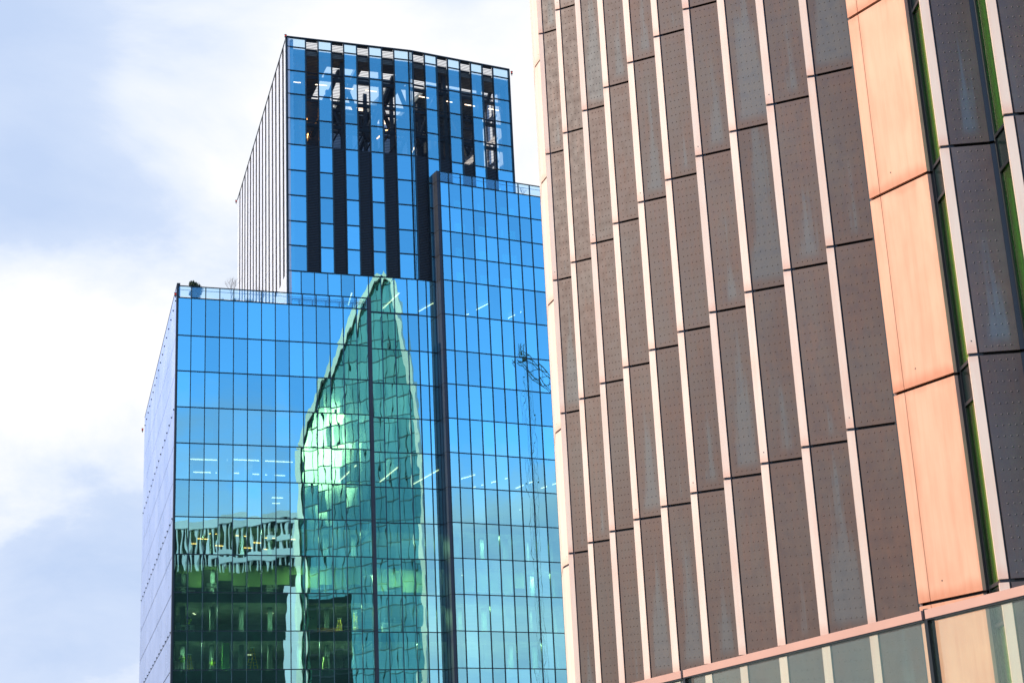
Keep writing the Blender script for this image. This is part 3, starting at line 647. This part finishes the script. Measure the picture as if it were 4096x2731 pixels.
ladder(8.45, .8, FZ(21.45), 2.4, 'tall yellow step ladder standing open in the middle of the lower fit-out floor')
ladder(1.95, 1.0, FZ(21.45), 1.75, 'short yellow step ladder beside the worker in the lower left corner', .22, .3, .2)
ladder(18.0, 1.6, FZ(25.45), 1.6, 'yellow step ladder beside a glass door on the upper fit-out floor', .2, .3, .2)
ladder(19.8, 1.6, FZ(25.45), 2.2, 'tall pale yellow step ladder on the upper fit-out floor near the dark corner post', .15, .3, .25)
def simple(name, pl, boxes, mat, label, cat, group=None):
    u, w, z = boxes[0][0], boxes[0][2], boxes[0][4]
    mb = MB()
    for b in boxes: pbox(mb, pl, *b)
    return tag(mb.build(name, mat, loc=tuple(pl(u, w, z))), label, cat, group)
z5 = FZ(25.45); z1_ = FZ(21.45); z9 = FZ(29.45)
simple('work_table', PA, [(.9, 2.2, .7, 1.5, z5+.72, z5+.78), (.95, 1.02, .75, .82, z5, z5+.72), (2.08, 2.15, .75, .82, z5, z5+.72), (.95, 1.02, 1.38, 1.45, z5, z5+.72), (2.08, 2.15, 1.38, 1.45, z5, z5+.72)], M['desk'], 'white work table under the leaning worker in yellow', 'table')
simple('storage_cabinet', PA, [(.55, .9, .8, 1.2, z5, z5+1.05), (.57, .88, .79, .8, z5+.1, z5+1.0)], M['white_wall'], 'narrow white cabinet at the left end of the work table', 'cabinet')
simple('wall_panel', PA, [(5.35, 6.12, 1.2, 1.3, z1_, 24.4), (5.37, 5.42, 1.17, 1.2, z1_, 24.35)], M['lime'], 'tall lime green wall panel on the lower fit-out floor', 'panel')
bd = empty('plasterboard', tuple(PA(14.1, .8, z5)), 'upright green board marked TM leaning on the upper fit-out floor', 'board')
mb = MB(); pbox(mb, PA, 14.05, 15.4, .8, .86, z5, 28.3); mb.build('board_face', M['board'], bd)
mb = MB(); ub, zb, w_ = 14.55, 26.75, .792
pbox(mb, PA, ub, ub+.22, w_, .8, zb+.26, zb+.3); pbox(mb, PA, ub+.09, ub+.13, w_, .8, zb, zb+.26)
for x0, x1 in ((.29, .33), (.49, .53)): pbox(mb, PA, ub+x0, ub+x1, w_, .8, zb, zb+.3)
mb.bar(PA(ub+.33, .79, zb+.28), PA(ub+.41, .79, zb+.12), .02); mb.bar(PA(ub+.49, .79, zb+.28), PA(ub+.41, .79, zb+.12), .02)
mb.build('board_lettering', M['steel'], bd)
simple('timber_stack', PA, [(16.1, 16.55, .9, 1.3, z1_, 22.85), (16.0, 16.1, .9, 1.2, z1_, 22.3)], M['board'], 'stack of upright yellowish boards on the lower fit-out floor', 'timber')
simple('orange_partition', PA, [(15.7, 18.2, 2.2, 2.35, z5, z5+.7), (15.7, 18.2, 2.15, 2.2, z5+.66, z5+.7)], principled('orange_board', (0.55, 0.22, 0.03), .7), 'low orange partition behind the ladder on the upper fit-out floor', 'partition')
ct = empty('trolley', tuple(PB(22.8, 1.2, z5)), 'white wire cage trolley on the upper fit-out floor right of the corner post', 'trolley')
mb = MB()
for u in (22.9, 23.5, 24.3, 25.0):
    for w in (1.1, 1.8): mb.bar(PB(u, w, z5+.12), PB(u, w, z5+1.35), .025)
for z in (.15, .75, 1.35):
    for w in (1.1, 1.8): mb.bar(PB(22.9, w, z5+z), PB(25.0, w, z5+z), .025)
mb.bar(PB(23.1, 1.1, z5+1.35), PB(23.1, 1.1, z5+1.75), .025); mb.bar(PB(24.3, 1.1, z5+1.35), PB(24.3, 1.1, z5+1.75), .025); mb.bar(PB(23.1, 1.1, z5+1.75), PB(24.3, 1.1, z5+1.75), .025)
mb.build('cage', M['white_wall'], ct)
mb = MB(); pbox(mb, PB, 22.95, 24.95, 1.2, 1.7, z5+.2, z5+1.25); mb.build('load', M['desk'], ct)
for u in (23.0, 24.9):
    for w in (1.15, 1.75): mb = MB(); mb.bar(PB(u-.02, w, z5+.07), PB(u+.02, w, z5+.07), .07, 0, 10); mb.build('castor', M['black'], ct)
dl = ['dark desk at the left corner of the blinds storey', 'desk under the brown bay of the blinds storey', 'desk below the fifth blind from the left', 'desk below the seventh blind from the left', 'desk right of the mirrored green tower edge', 'desk just left of the dark corner post', 'desk right of the dark corner post']
for k, (pl, u) in enumerate(((PA, .9), (PA, 4.2), (PA, 7.3), (PA, 10.6), (PA, 15.4), (PA, 18.6), (PB, 23.6))):
    o = empty('desk', tuple(pl(u, .9, z9)), dl[k], 'desk', 'desks behind the blinds')
    mb = MB(); pbox(mb, pl, u-.7, u+.7, .6, 1.3, z9+.70, z9+.74); mb.build('desk_top', M['desk'], o)
    for s in (-.66, .62): mb = MB(); pbox(mb, pl, u+s, u+s+.04, .65, 1.25, z9, z9+.70); mb.build('leg', M['monitor'], o)
    m_ = empty('monitor', tuple(pl(u, 1.0, z9+.74)), 'screen on the ' + dl[k], 'monitor', 'screens on the desks')
    for s, nm in ((-.32, 'screen'), (.32, 'screen')): mb = MB(); pbox(mb, pl, u+s-.26, u+s+.26, .93, .96, z9+.86, z9+1.2); mb.build(nm, M['white_wall' if k % 2 else 'monitor'], m_)
    mb = MB(); pbox(mb, pl, u-.34, u+.34, .97, 1.03, z9+.9, z9+.94); pbox(mb, pl, u-.03, u+.03, .97, 1.05, z9+.74, z9+.9); mb.build('stand', M['steel'], m_)

# ================================================================= roof planting
def bush(loc, rx, rz, n, label, mat, seed, name='evergreen_shrub', spike=False, leaf=.09, group=None):
    o = empty(name, loc, label, 'shrub', group); rd = random.Random(seed); mb = MB(); L0 = Vector(loc)
    cl = [(Vector((rd.uniform(-.5, .5)*rx, rd.uniform(-.5, .5)*rx, rz*(.25+.6*rd.random()))), rd.uniform(.25, .5)) for _ in range(9)]
    for _ in range(n):
        if spike:
            a = rd.uniform(0, 6.28); r0 = rd.uniform(0, rx*.6); p = L0+Vector((math.cos(a)*r0, math.sin(a)*r0, 0)); t = p+Vector((rd.uniform(-.25, .25), rd.uniform(-.25, .25), rz*rd.uniform(.5, 1)))
            s = Vector((.035, 0, 0)); mb.quad([p-s, p+s, t]); continue
        c, rr = rd.choice(cl); q = Vector((rd.gauss(0, 1), rd.gauss(0, 1), rd.gauss(0, 1))).normalized()*(rr*rx*rd.uniform(.5, 1.15))
        p = L0+c+q
        if p.z < loc[2]+.05: p.z = loc[2]+rd.uniform(.05, .3)
        a = Vector((rd.gauss(0, 1), rd.gauss(0, 1), rd.gauss(0, 1))).normalized()*leaf*rd.uniform(.6, 1.4); b = a.orthogonal().normalized()*leaf*.6
        mb.quad([p-a, p+b, p+a, p-b])
    mb.build('foliage', mat, o)
    mb = MB()
    for k in range(7): mb.bar(L0, L0+Vector((rd.uniform(-.4, .4)*rx, rd.uniform(-.4, .4)*rx, rz*.6)), .04, 0, 5, .015)
    mb.build('stem', M['twig'], o)
def bare(loc, h, label, seed, spread=.5, group=None, rbase=.035):
    o = empty('bare_tree', loc, label, 'tree', group); rd = random.Random(seed); tr = MB(); br = MB(); L0 = Vector(loc)
    tr.bar(L0, L0+Vector((.05, 0, h*.35)), rbase, 0, 6, rbase*.7)
    def grow(p, d, ln, r, k):
        q = p+d*ln; br.bar(p, q, r, 0, 4, r*.65)
        if k == 0: return
        for _ in range(rd.choice((2, 3))):
            nd_ = (d+Vector((rd.uniform(-1, 1), rd.uniform(-1, 1), rd.uniform(-.15, .7)))*spread).normalized(); grow(p+d*ln*rd.uniform(.5, 1), nd_, ln*rd.uniform(.6, .85), r*.62, k-1)
    for _ in range(4): grow(L0+Vector((.05, 0, h*.3)), Vector((rd.uniform(-.5, .5), rd.uniform(-.5, .5), 1)).normalized(), h*.24, rbase*.6, 4)
    tr.build('trunk', M['twig'], o); br.build('crown', M['twig'], o)
bush(tuple(PA(2.25, 2.0, 61.92)), 1.05, 2.7, 3200, 'round evergreen shrub at the left end of the lower roof terrace', M['leaf'], 3)
bare(tuple(PA(6.35, 3.0, 61.92)), 4.3, 'bare leafless tree on the lower roof terrace beside the white flank', 11, .5)
bare(tuple(PA(9.75, 3.2, 61.92)), 3.2, 'small reddish bare tree on the lower roof terrace in front of the louvre slots', 12, .45)
for i, (u, r_, h_, lb) in enumerate(((5.3, .9, .6, 'low spiky planting between the evergreen shrub and the bare tree'), (6.6, .8, .75, 'leafy grass clump at the foot of the larger bare tree'), (8.4, 1.0, .85, 'broad leafy clump between the two bare trees'), (10.6, .7, .5, 'low clump right of the small bare tree'))):
    bush(tuple(PA(u, 1.9, 61.92)), r_, h_+.3, 150, lb, M['leaf2'], 40+i, 'grass_clump', True, group='planting along the terrace edge')
bare(tuple(PC(12.2, 1.4, 78.48)), 1.9, 'tiny bare shrub on the upper right terrace behind the glass parapet', 21, .8, rbase=.03)

# ================================================================= COPPER BUILDING
LEV = [-3.68, .32, 4.32, 8.32, 12.32, 16.32, 20.32, 24.32, 28.32]
FINS = [(1.276, 45.321), (1.771, 43.913), (2.293, 42.496), (2.841, 41.112), (3.428, 39.716), (4.035, 38.338), (4.669, 36.963), (5.346, 35.645), (6.037, 34.298), (6.761, 32.966)]
FR = [(1.412, 45.299), (1.911, 43.863), (2.444, 42.451), (2.994, 41.053), (3.587, 39.654), (4.188, 38.280), (4.832, 36.923), (5.512, 35.587), (6.204, 34.253), (6.923, 32.931)]
ORL, ORR = (7.199, 30.442), (8.052, 29.189)
LF = [(8.034, 28.026), (8.875, 26.774), (9.72, 25.53), (10.6, 24.3)]
hall = empty('copper_building', (8, 33, 0), 'copper building with riveted dark panels between bright vertical fins and one smooth orange bay', 'building')
def seg_plane(a, b):
    d = Vector((b[0]-a[0], b[1]-a[1])); return Plane(a, math.degrees(math.atan2(d.x, d.y))), d.length
seedc = [0]
def sheet_uv(wd, ht):
    seedc[0] += 1; rd = random.Random(seedc[0]*13+5); ou, ov = rd.uniform(0, 80), rd.uniform(0, 80)
    return ([(ou, ov), (ou+wd, ov), (ou+wd, ov+ht), (ou, ov+ht)], [(0, 0), (1, 0), (1, 1), (0, 1)])
def dome(mb, pl, u, w, z, r, uv):
    """rivet head"""
    n = 8; i = len(mb.v)
    for rr, h in ((1.0, 0), (.75, .30), (.35, .48)):
        for k in range(n):
            t = 2*math.pi*k/n; mb.v.append(tuple(pl(u+rr*r*math.cos(t), w-h*r, z+rr*r*math.sin(t))))
    mb.v.append(tuple(pl(u, w-.52*r, z)))
    for q in range(2):
        for k in range(n): mb.f.append((i+(q+1)*n+k, i+(q+1)*n+(k+1) % n, i+q*n+(k+1) % n, i+q*n+k)); mb.m.append(0); mb.uv.append(uv[:]); mb.tone.append(uv[2] if len(uv) > 2 else .5)
    for k in range(n): mb.f.append((i+3*n, i+2*n+(k+1) % n, i+2*n+k)); mb.m.append(0); mb.uv.append(uv[:]); mb.tone.append(.5)
GAP = .03
def levels(lo=0): return [(LEV[k]+GAP, LEV[k+1]-GAP, k) for k in range(lo, len(LEV)-1)]
def panel(a, b, lo=1, name='riveted_panel', mat='bronze'):
    pl, ln = seg_plane(a, b)
    for z0, z1, k in levels(lo):
        mb = MB(); uv = sheet_uv(ln, z1-z0); seed = random.Random(seedc[0]*7+1).uniform(-0.15, 1.15)
        pbox(mb, pl, .02, ln, 0, .04, z0, z1, 0, uv, seed)
        for i in range(len(mb.tone)): mb.tone[i] = seed
        if k >= 1:
            nc = max(3, int(round((ln-.14)/.118))); us = [.10+(ln-.2)*(i+.35)/(nc-.3) for i in range(nc)]
            rows = 20
            for r in range(rows):
                z = z0+.10+(z1-z0-.2)*r/(rows-1)
                for u in us:
                    if u < ln-.03:
                        s_, t_ = u/ln, (z-z0)/(z1-z0); U = [(uv[0][0][0]+u, uv[0][0][1]+z-z0)]*4; S2 = [(s_, t_)]*4
                        dome(mb, pl, u, 0.0, z, .017, [U, S2, seed])
        for i in range(len(mb.tone)): mb.tone[i] = seed
        o = mb.build(name, M[mat], hall, loc=tuple(pl(0, 0, z0)))
        for p in o.data.polygons:
            if p.index >= 6: p.use_smooth = True
    bk = MB(); pbox(bk, pl, -.02, ln+.01, .10, .15, LEV[0], LEV[-1]); bk.build('backing_wall', M['black'], hall)
def fin(a, b, lo=1, mat='fin', name='copper_fin', dep=.09, wdark=.018):
    pl, ln = seg_plane(a, b)
    for z0, z1, k in levels(lo):
        mb = MB(); pbox(mb, pl, -.012 if ln < .3 else 0, ln-wdark, 0, dep, z0, z1, 0, sheet_uv(ln, z1-z0))
        if (seedc[0] % 4) == 1: mb.bar(pl(ln*.45, -.004, z0+.22), pl(ln*.45, .0, z0+.22), .012, 1, 8)
        mb.build(name, [M[mat], M['black']], hall, loc=tuple(pl(0, 0, z0)))
    bk = MB(); pbox(bk, pl, .01, ln, .03, dep+.05, LEV[0], LEV[-1]); bk.build('fin_core', M['black'], hall)
def meet(a, az, target):
    """run from a along azimuth az until the compass bearing from the street reaches the next fin, plus a hidden lap"""
    t = 0
    while t < 3:
        x = a[0]+math.sin(R(az))*t; y = a[1]+math.cos(R(az))*t
        if math.atan2(x, y) > math.atan2(*target)+R(0.03): break
        t += .005
    return (x, y)
nxt = FINS[1:]+[ORL]
azs = [118, 118, 117, 116, 115, 115, 114, 113, 113, 112.5]
for k in range(len(FINS)):
    fin(FINS[k], FR[k]); e = meet(FR[k], azs[k], nxt[k]); panel(FR[k], e)
    bk = MB(); a = Vector(e); b = Vector(nxt[k]); pl, ln = seg_plane((nxt[k][0]+.012, nxt[k][1]+.03), e)
    pbox(bk, pl, 0, ln, -.06, -.01, LEV[0], LEV[-1]); bk.build('fin_return', M['copper_side'], hall)
# smooth orange copper bay: narrow fold strip and broad sheet
pl, ln = seg_plane(ORL, ORR); s1 = .285
for z0, z1, k in levels(1):
    mb = MB(); pbox(mb, pl, 0, s1-.006, 0, .06, z0, z1, 0, sheet_uv(s1, z1-z0)); mb.build('fold_strip', M['sheet'], hall, loc=tuple(pl(0, 0, z0)))
    mb = MB(); pbox(mb, pl, s1+.006, ln, 0, .06, z0, z1, 0, sheet_uv(ln-s1, z1-z0)); mb.bar(pl(.62, -.004, z0+.32), pl(.62, 0, z0+.32), .014, 1, 8)
    mb.build('copper_sheet', [M['sheet'], M['black']], hall, loc=tuple(pl(0, 0, z0)))
bk = MB(); pbox(bk, pl, .02, ln-.02, .13, .18, LEV[0], LEV[-1]); bk.build('backing_wall', M['black'], hall)
# tall windows in the returns, each with black post, panes and transoms
def post(a, b, dep, name, mat, lo=1):
    pl, ln = seg_plane(a, b); mb = MB()
    for z0, z1, k in levels(lo): pbox(mb, pl, 0, ln, 0, dep, z0, z1)
    return mb.build(name, mat, hall)
def window(a, b, zoff=0.0):
    pl, ln = seg_plane(a, b); w = empty_part('window', hall, tuple(pl(0, 0, 0)))
    fr = MB(); pbox(fr, pl, 0, .05, -.03, .06, LEV[0], LEV[-1]); pbox(fr, pl, ln-.03, ln, -.03, .06, LEV[0], LEV[-1])
    for L_ in LEV[1:]:
        for dz in (.06, -.62): pbox(fr, pl, .05, ln, -.035, .06, L_+dz-.03+zoff, L_+dz+.03+zoff)
    fr.build('frame', M['black'], w)
    for i in range(len(LEV)-1):
        mb = MB(); pbox(mb, pl, .05, ln-.03, 0, .012, LEV[i]+.10+zoff, LEV[i+1]-.66+zoff); mb.build('pane', M['greenpane'], w)
        mb = MB(); pbox(mb, pl, .05, ln-.03, 0, .012, LEV[i+1]-.58+zoff, LEV[i+1]+.02+zoff); mb.build('spandrel_pane', M['darkglass'], w)
    rv = MB(); pbox(rv, pl, -.02, ln-.3, .34, .42, LEV[0], LEV[-1]); pbox(rv, pl, .0, .03, .07, .34, LEV[0], LEV[-1]); pbox(rv, pl, ln-.32, ln-.30, .07, .34, LEV[0], LEV[-1]); rv.build('reveal', M['greenwall'], w)
def empty_part(name, parent, loc):
    o = bpy.data.objects.new(name, None); scene.collection.objects.link(o); o.parent = parent; o.location = Vector(loc)-Vector(parent.location); o.empty_display_size = .3
    return o
post(ORR, (8.115, 29.195), .1, 'side_strip', M['copper_side']); post((8.115, 29.195), (8.205, 29.19), .1, 'window_post', M['black'])
window((8.185, 29.17), (8.235, 28.03))
for k in range(3):
    a = LF[k]; b = (a[0]+.168, a[1]-.025); e = (b[0]+.72, b[1]-.06)
    fin(a, b); panel(b, e, mat='bronze_skytint'); post((e[0], e[1]-.01), (e[0]+.11, e[1]-.04), .12, 'window_post', M['black'])
    nx_ = LF[k+1]; window((e[0]+.095, e[1]-.08), (nx_[0]+.20, nx_[1]+.0))
fin(LF[3], (LF[3][0]+.168, LF[3][1]-.025)); panel((LF[3][0]+.168, LF[3][1]-.025), (14.5, 23.5), mat='bronze_skytint')
# rounded end of the building at the left
for a, b in (((1.235, 47.26), (1.312, 47.03)), ((1.154, 47.498), (1.232, 47.27)), ((1.13, 49.0), (1.15, 47.52)), ((1.5, 50.6), (1.135, 49.02)), ((2.6, 52.0), (1.52, 50.62))):
    fin(a, b, name='end_strip', wdark=.004)
pl, ln = seg_plane((1.312, 47.03), (1.38, 45.35)); bk = MB(); pbox(bk, pl, 0, ln, .02, .08, LEV[0], LEV[-1]); bk.build('fin_return', M['copper_side'], hall)
mb = MB(); poly = [(1.5, 49.0), (1.55, 47.2), (1.65, 45.6)]+[(f[0]+.75, f[1]+.35) for f in FINS[1:]]+[(8.2, 30.6), (8.8, 28.3), (9.9, 26.9), (10.8, 25.6), (15, 24), (24, 24), (24, 52), (2.8, 52), (1.8, 50.6)]
mb.prism(poly, 0, LEV[-1]+EYE); mb.build('body_wall', M['steel'], hall)
mb = MB(); cop = [(x-.6*(1 if i < 12 else 0), y) for i, (x, y) in enumerate(poly)]; mb.prism(poly, LEV[-1]+EYE+.005, LEV[-1]+.35+EYE); mb.build('parapet_coping', M['copper_side'], hall)

# ================================================================= BALUSTRADE in the foreground
bal = empty('glass_balustrade', (1.2, 8, 1.6), 'green glass balustrade with copper coloured handrail in front of the copper building', 'balustrade')
P1 = Vector((.854, 9.08)); P2_ = Vector((1.743, 7.216)); st = (P2_-P1)
HR = 1.0; dirn = st.normalized(); blp = Plane((P1.x, P1.y), math.degrees(math.atan2(dirn.x, dirn.y)))
L_ = st.length
for k in range(-3, 4):
    u0, u1 = k*L_+.012, (k+1)*L_-.012
    mb = MB(); pbox(mb, blp, u0, u1, -.03, .03, HR-.039, HR); mb.build('handrail', M['rail'], bal)
    mb = MB(); pbox(mb, blp, u0, u1, -.026, .026, HR-.045, HR-.0395); mb.build('rail_gasket', M['black'], bal)
    mb = MB(); pbox(mb, blp, u0+.004, u1-.004, -.009, .009, -.05, HR-.045); mb.build('glass_panel', M['balglass'], bal)
for k in range(-3, 5):
    mb = MB(); pbox(mb, blp, k*L_-.011, k*L_+.011, -.02, .02, -.06, HR+.006); mb.build('joint_post', M['black'], bal)
mb = MB(); pbox(mb, blp, -3*L_, 4*L_, -.06, .05, -.14, -.05); mb.build('base_channel', M['steel'], bal)
ter = MB(); pbox(ter, blp, -3*L_-.3, 4*L_+.3, -.25, 6, -1.7, -.14); tag(ter.build('terrace', M['deck']), kind='structure')

# ================================================================= what the blue glass mirrors (stands behind the street)
def curtain(name, ref, az, uz, thick, label, cat, glassm, frame_m, mull_m, du, dz, fw, cols_skip=None):
    """slab building with the outline uz (metres along / above the eye)"""
    pl = Plane(ref, az); o = empty(name, (ref[0], ref[1], 0), label, cat); n = len(uz)
    side = 1
    def prism(mb, pts, w0, w1, mi=0):
        i = len(mb.v); m_ = len(pts)
        mb.v += [tuple(pl(u, w0, z)) for u, z in pts]+[tuple(pl(u, w1, z)) for u, z in pts]
        for f in [tuple(i+k for k in range(m_)), tuple(i+m_+k for k in reversed(range(m_)))]+[(i+k, i+m_+k, i+m_+(k+1) % m_, i+(k+1) % m_) for k in range(m_)]:
            mb.f.append(f); mb.m.append(mi); mb.uv.append(None); mb.tone.append(.5)
    mb = MB(); prism(mb, uz, 0, thick, 0); k_ = len(uz)
    back = [tuple(pl(u-6.8, thick, z)) for u, z in uz]; mb.v[k_:2*k_] = back; mb.build('glazed_body', glassm, o)
    return pl, o
# the mirrored plane of the street front: reflections are seen on side w<0 or w>0, bars are put on both broad faces
Guz = [(-14.2, -1.7), (-14.1, 88.4), (-7.75, 102.0), (1.6, 119.2), (6.6, 124.6), (8.3, 123.0), (11.2, 106.7), (13.9, 87.3), (13.4, -1.7)]
Gm = Guz
def span(poly, z):
    xs = []
    for (a, za), (b, zb) in zip(poly, poly[1:]+poly[:1]):
        if (za-z)*(zb-z) < 0: xs.append(a+(b-a)*(z-za)/(zb-za))
    return (min(xs), max(xs)) if len(xs) > 1 else None
def topz(poly, u):
    zs = []
    for (a, za), (b, zb) in zip(poly, poly[1:]+poly[:1]):
        if (a-u)*(b-u) < 0: zs.append(za+(zb-za)*(u-a)/(b-a))
    return max(zs) if zs else None
plG, oG = curtain('pointed_glass_tower', (72.0, 44.17), 28.86, Gm, -16, 'pointed sea green glass tower with cream edges, mirrored in the blue glass', 'building', M['Gglass'], None, None, 0, 0, 0)
mb = MB()
for z in [k*4.4 for k in range(1, 29)]:
    s_ = span(Gm, z)
    if s_: 
        pbox(mb, plG, s_[0], s_[1], .12, .2, z-.09, z+.09)
u = -13.5
while u < 14:
    t = topz(Gm, u)
    if t:
        pbox(mb, plG, u-.045, u+.045, .12, .2, -1.7, t-.3)
    u += 2.3
mb.build('mullion_frame', M['Gmull'], oG)
mb = MB(); rg = random.Random(9); rowt = [rg.random() for _ in range(40)]
for k in range(0, 29):
    for c in range(-7, 7):
        a, b = c*2.3+1.5, c*2.3+3.8; z0, z1 = k*4.4, k*4.4+4.4
        def cl(u, z):
            sp = span(Gm, min(z, 124.0)); return min(max(u, sp[0]), sp[1]) if sp else None
        pts = [(cl(a, z0), z0), (cl(b, z0), z0), (cl(b, z1), z1), (cl(a, z1), z1)]
        if any(p[0] is None for p in pts) or (pts[1][0]-pts[0][0] < .05 and pts[2][0]-pts[3][0] < .05): continue
        t1, t2 = rg.gauss(0, .0028), rg.gauss(0, .0028)
        mb.quad([plG(u_, .05+t1*(u_-a)+t2*(z_-z0), min(z_, 124.0)) for u_, z_ in pts], 0, None, min(max(.55*rowt[k]+.45*rg.random(), .01), .99)+.0001)
mb.build('facade_glazing', M['Gglass'], oG)
mb = MB()
for (a, za), (b, zb) in zip(Gm[:-1], Gm[1:]):
    d = Vector((b-a, zb-za)); nrm = Vector((-d.y, d.x)).normalized(); nrm = nrm if nrm.dot(Vector((0-a, 60-za))) < 0 else -nrm
    q = [(a, za), (b, zb), (b+nrm.x*1.3, zb+nrm.y*1.3), (a+nrm.x*1.3, za+nrm.y*1.3)]
    mb.v += [tuple(plG(u_, 1.0, z_)) for u_, z_ in q]+[tuple(plG(u_-6.8, -16.5, z_)) for u_, z_ in q]; i = len(mb.v)-8
    for f in ((0, 1, 2, 3), (7, 6, 5, 4), (0, 4, 5, 1), (1, 5, 6, 2), (2, 6, 7, 3), (3, 7, 4, 0)): mb.f.append(tuple(i+k for k in f)); mb.m.append(0); mb.uv.append(None); mb.tone.append(.5)
mb.build('edge_frame', M['Gframe'], oG)
# low hall with white concrete fins
plW = Plane((74.83, -12.7), 40.86)
oW = empty('finned_hall', (74.83, -12.7, 0), 'dark hall with white fins, mirrored in the lower left of the blue glass', 'building')
mb = MB(); pbox(mb, plW, -32, 20, -14, 0, -1.7, 81.0); mb.build('hall_body', M['darkglass'], oW)
mb = MB(); u = -31.8
while u < 20:
    for w in (-14.7, 0.01): pbox(mb, plW, u, u+.5, w, w+.7, 70.3, 80.9)
    u += 1.75
mb.build('fin_screen', M['concrete'], oW)
mb = MB()
for w0, w1 in ((-15.0, -13.7), (-.3, 1.0)): pbox(mb, plW, -32, 20, w0, w1, 80.95, 83.0); pbox(mb, plW, -5, 20, w0, w1, 72.6, 74.4); pbox(mb, plW, 8, 20, w0, w1, 76.6, 77.6)
pbox(mb, plW, -32, 20, -13.65, -.35, 81.05, 82.5)
mb.build('roof_beam', M['concrete'], oW)
# dark lower block
mb = MB(); pbox(mb, plG, -18.2, -15.5, -8, .4, -1.7, 59); mb.build('edge_pier', M['cladT'], oG)
plK = Plane((43.4, 73.3), 40.86); oK = empty('dark_office_block', (43.4, 73.3, 0), 'plain dark block mirrored at the foot of the pointed green tower', 'building')
mb = MB(); mb.prism([offs(plK, -2.9, 0), offs(plK, 5.6, 0), offs(plK, 1.6, -9), offs(plK, -5, -9)], 0, 49.0+EYE); mb.build('block_body', M['darkglass'], oK)
mb = MB()
for z in range(3, 49, 4): pbox(mb, plK, -2.9, 5.6, .01, .12, z, z+.3)
mb.build('floor_band', M['slat'], oK)
# tower crane
oC = empty('tower_crane', (112.8, 111.8, 0), 'lattice tower crane mirrored at the right edge of the blue glass wing', 'crane')
plX = Plane((112.84, 111.76), 45.0)
def lattice(mb, a, b, s, step, r=.07, up=Vector((0, 0, 1))):
    a = Vector(a); b = Vector(b); d = (b-a); n = int(d.length/step); d.normalize(); x = d.cross(up).normalized(); y = x.cross(d)
    cs = [x*s+y*s, x*-s+y*s, x*-s-y*s, x*s-y*s]
    for c in cs: mb.bar(a+c, b+c, r)
    for k in range(n):
        p = a+d*step*k; q = a+d*step*(k+1)
        for i in range(4): mb.bar(p+cs[i], q+cs[(i+1) % 4], r*.6)
mb = MB(); lattice(mb, plX(-1.9, 0, -1.7), plX(-1.9, 0, 98), .7, 2.8, .03, Vector((1, 0, 0))); mb.build('mast', M['crane'], oC)
mb = MB(); lattice(mb, plX(-3.4, 0, 99), plX(22, 3, 78), 1.3, 2.4, .11); mb.build('jib', M['crane'], oC)
mb = MB(); pbox(mb, plX, -3.2, -1.6, -.6, .6, 98.0, 98.8); lattice(mb, plX(-3.0, 0, 99), plX(-2.6, 0, 102), .4, 1, .06, Vector((1, 0, 0))); mb.build('machinery_deck', M['crane'], oC)
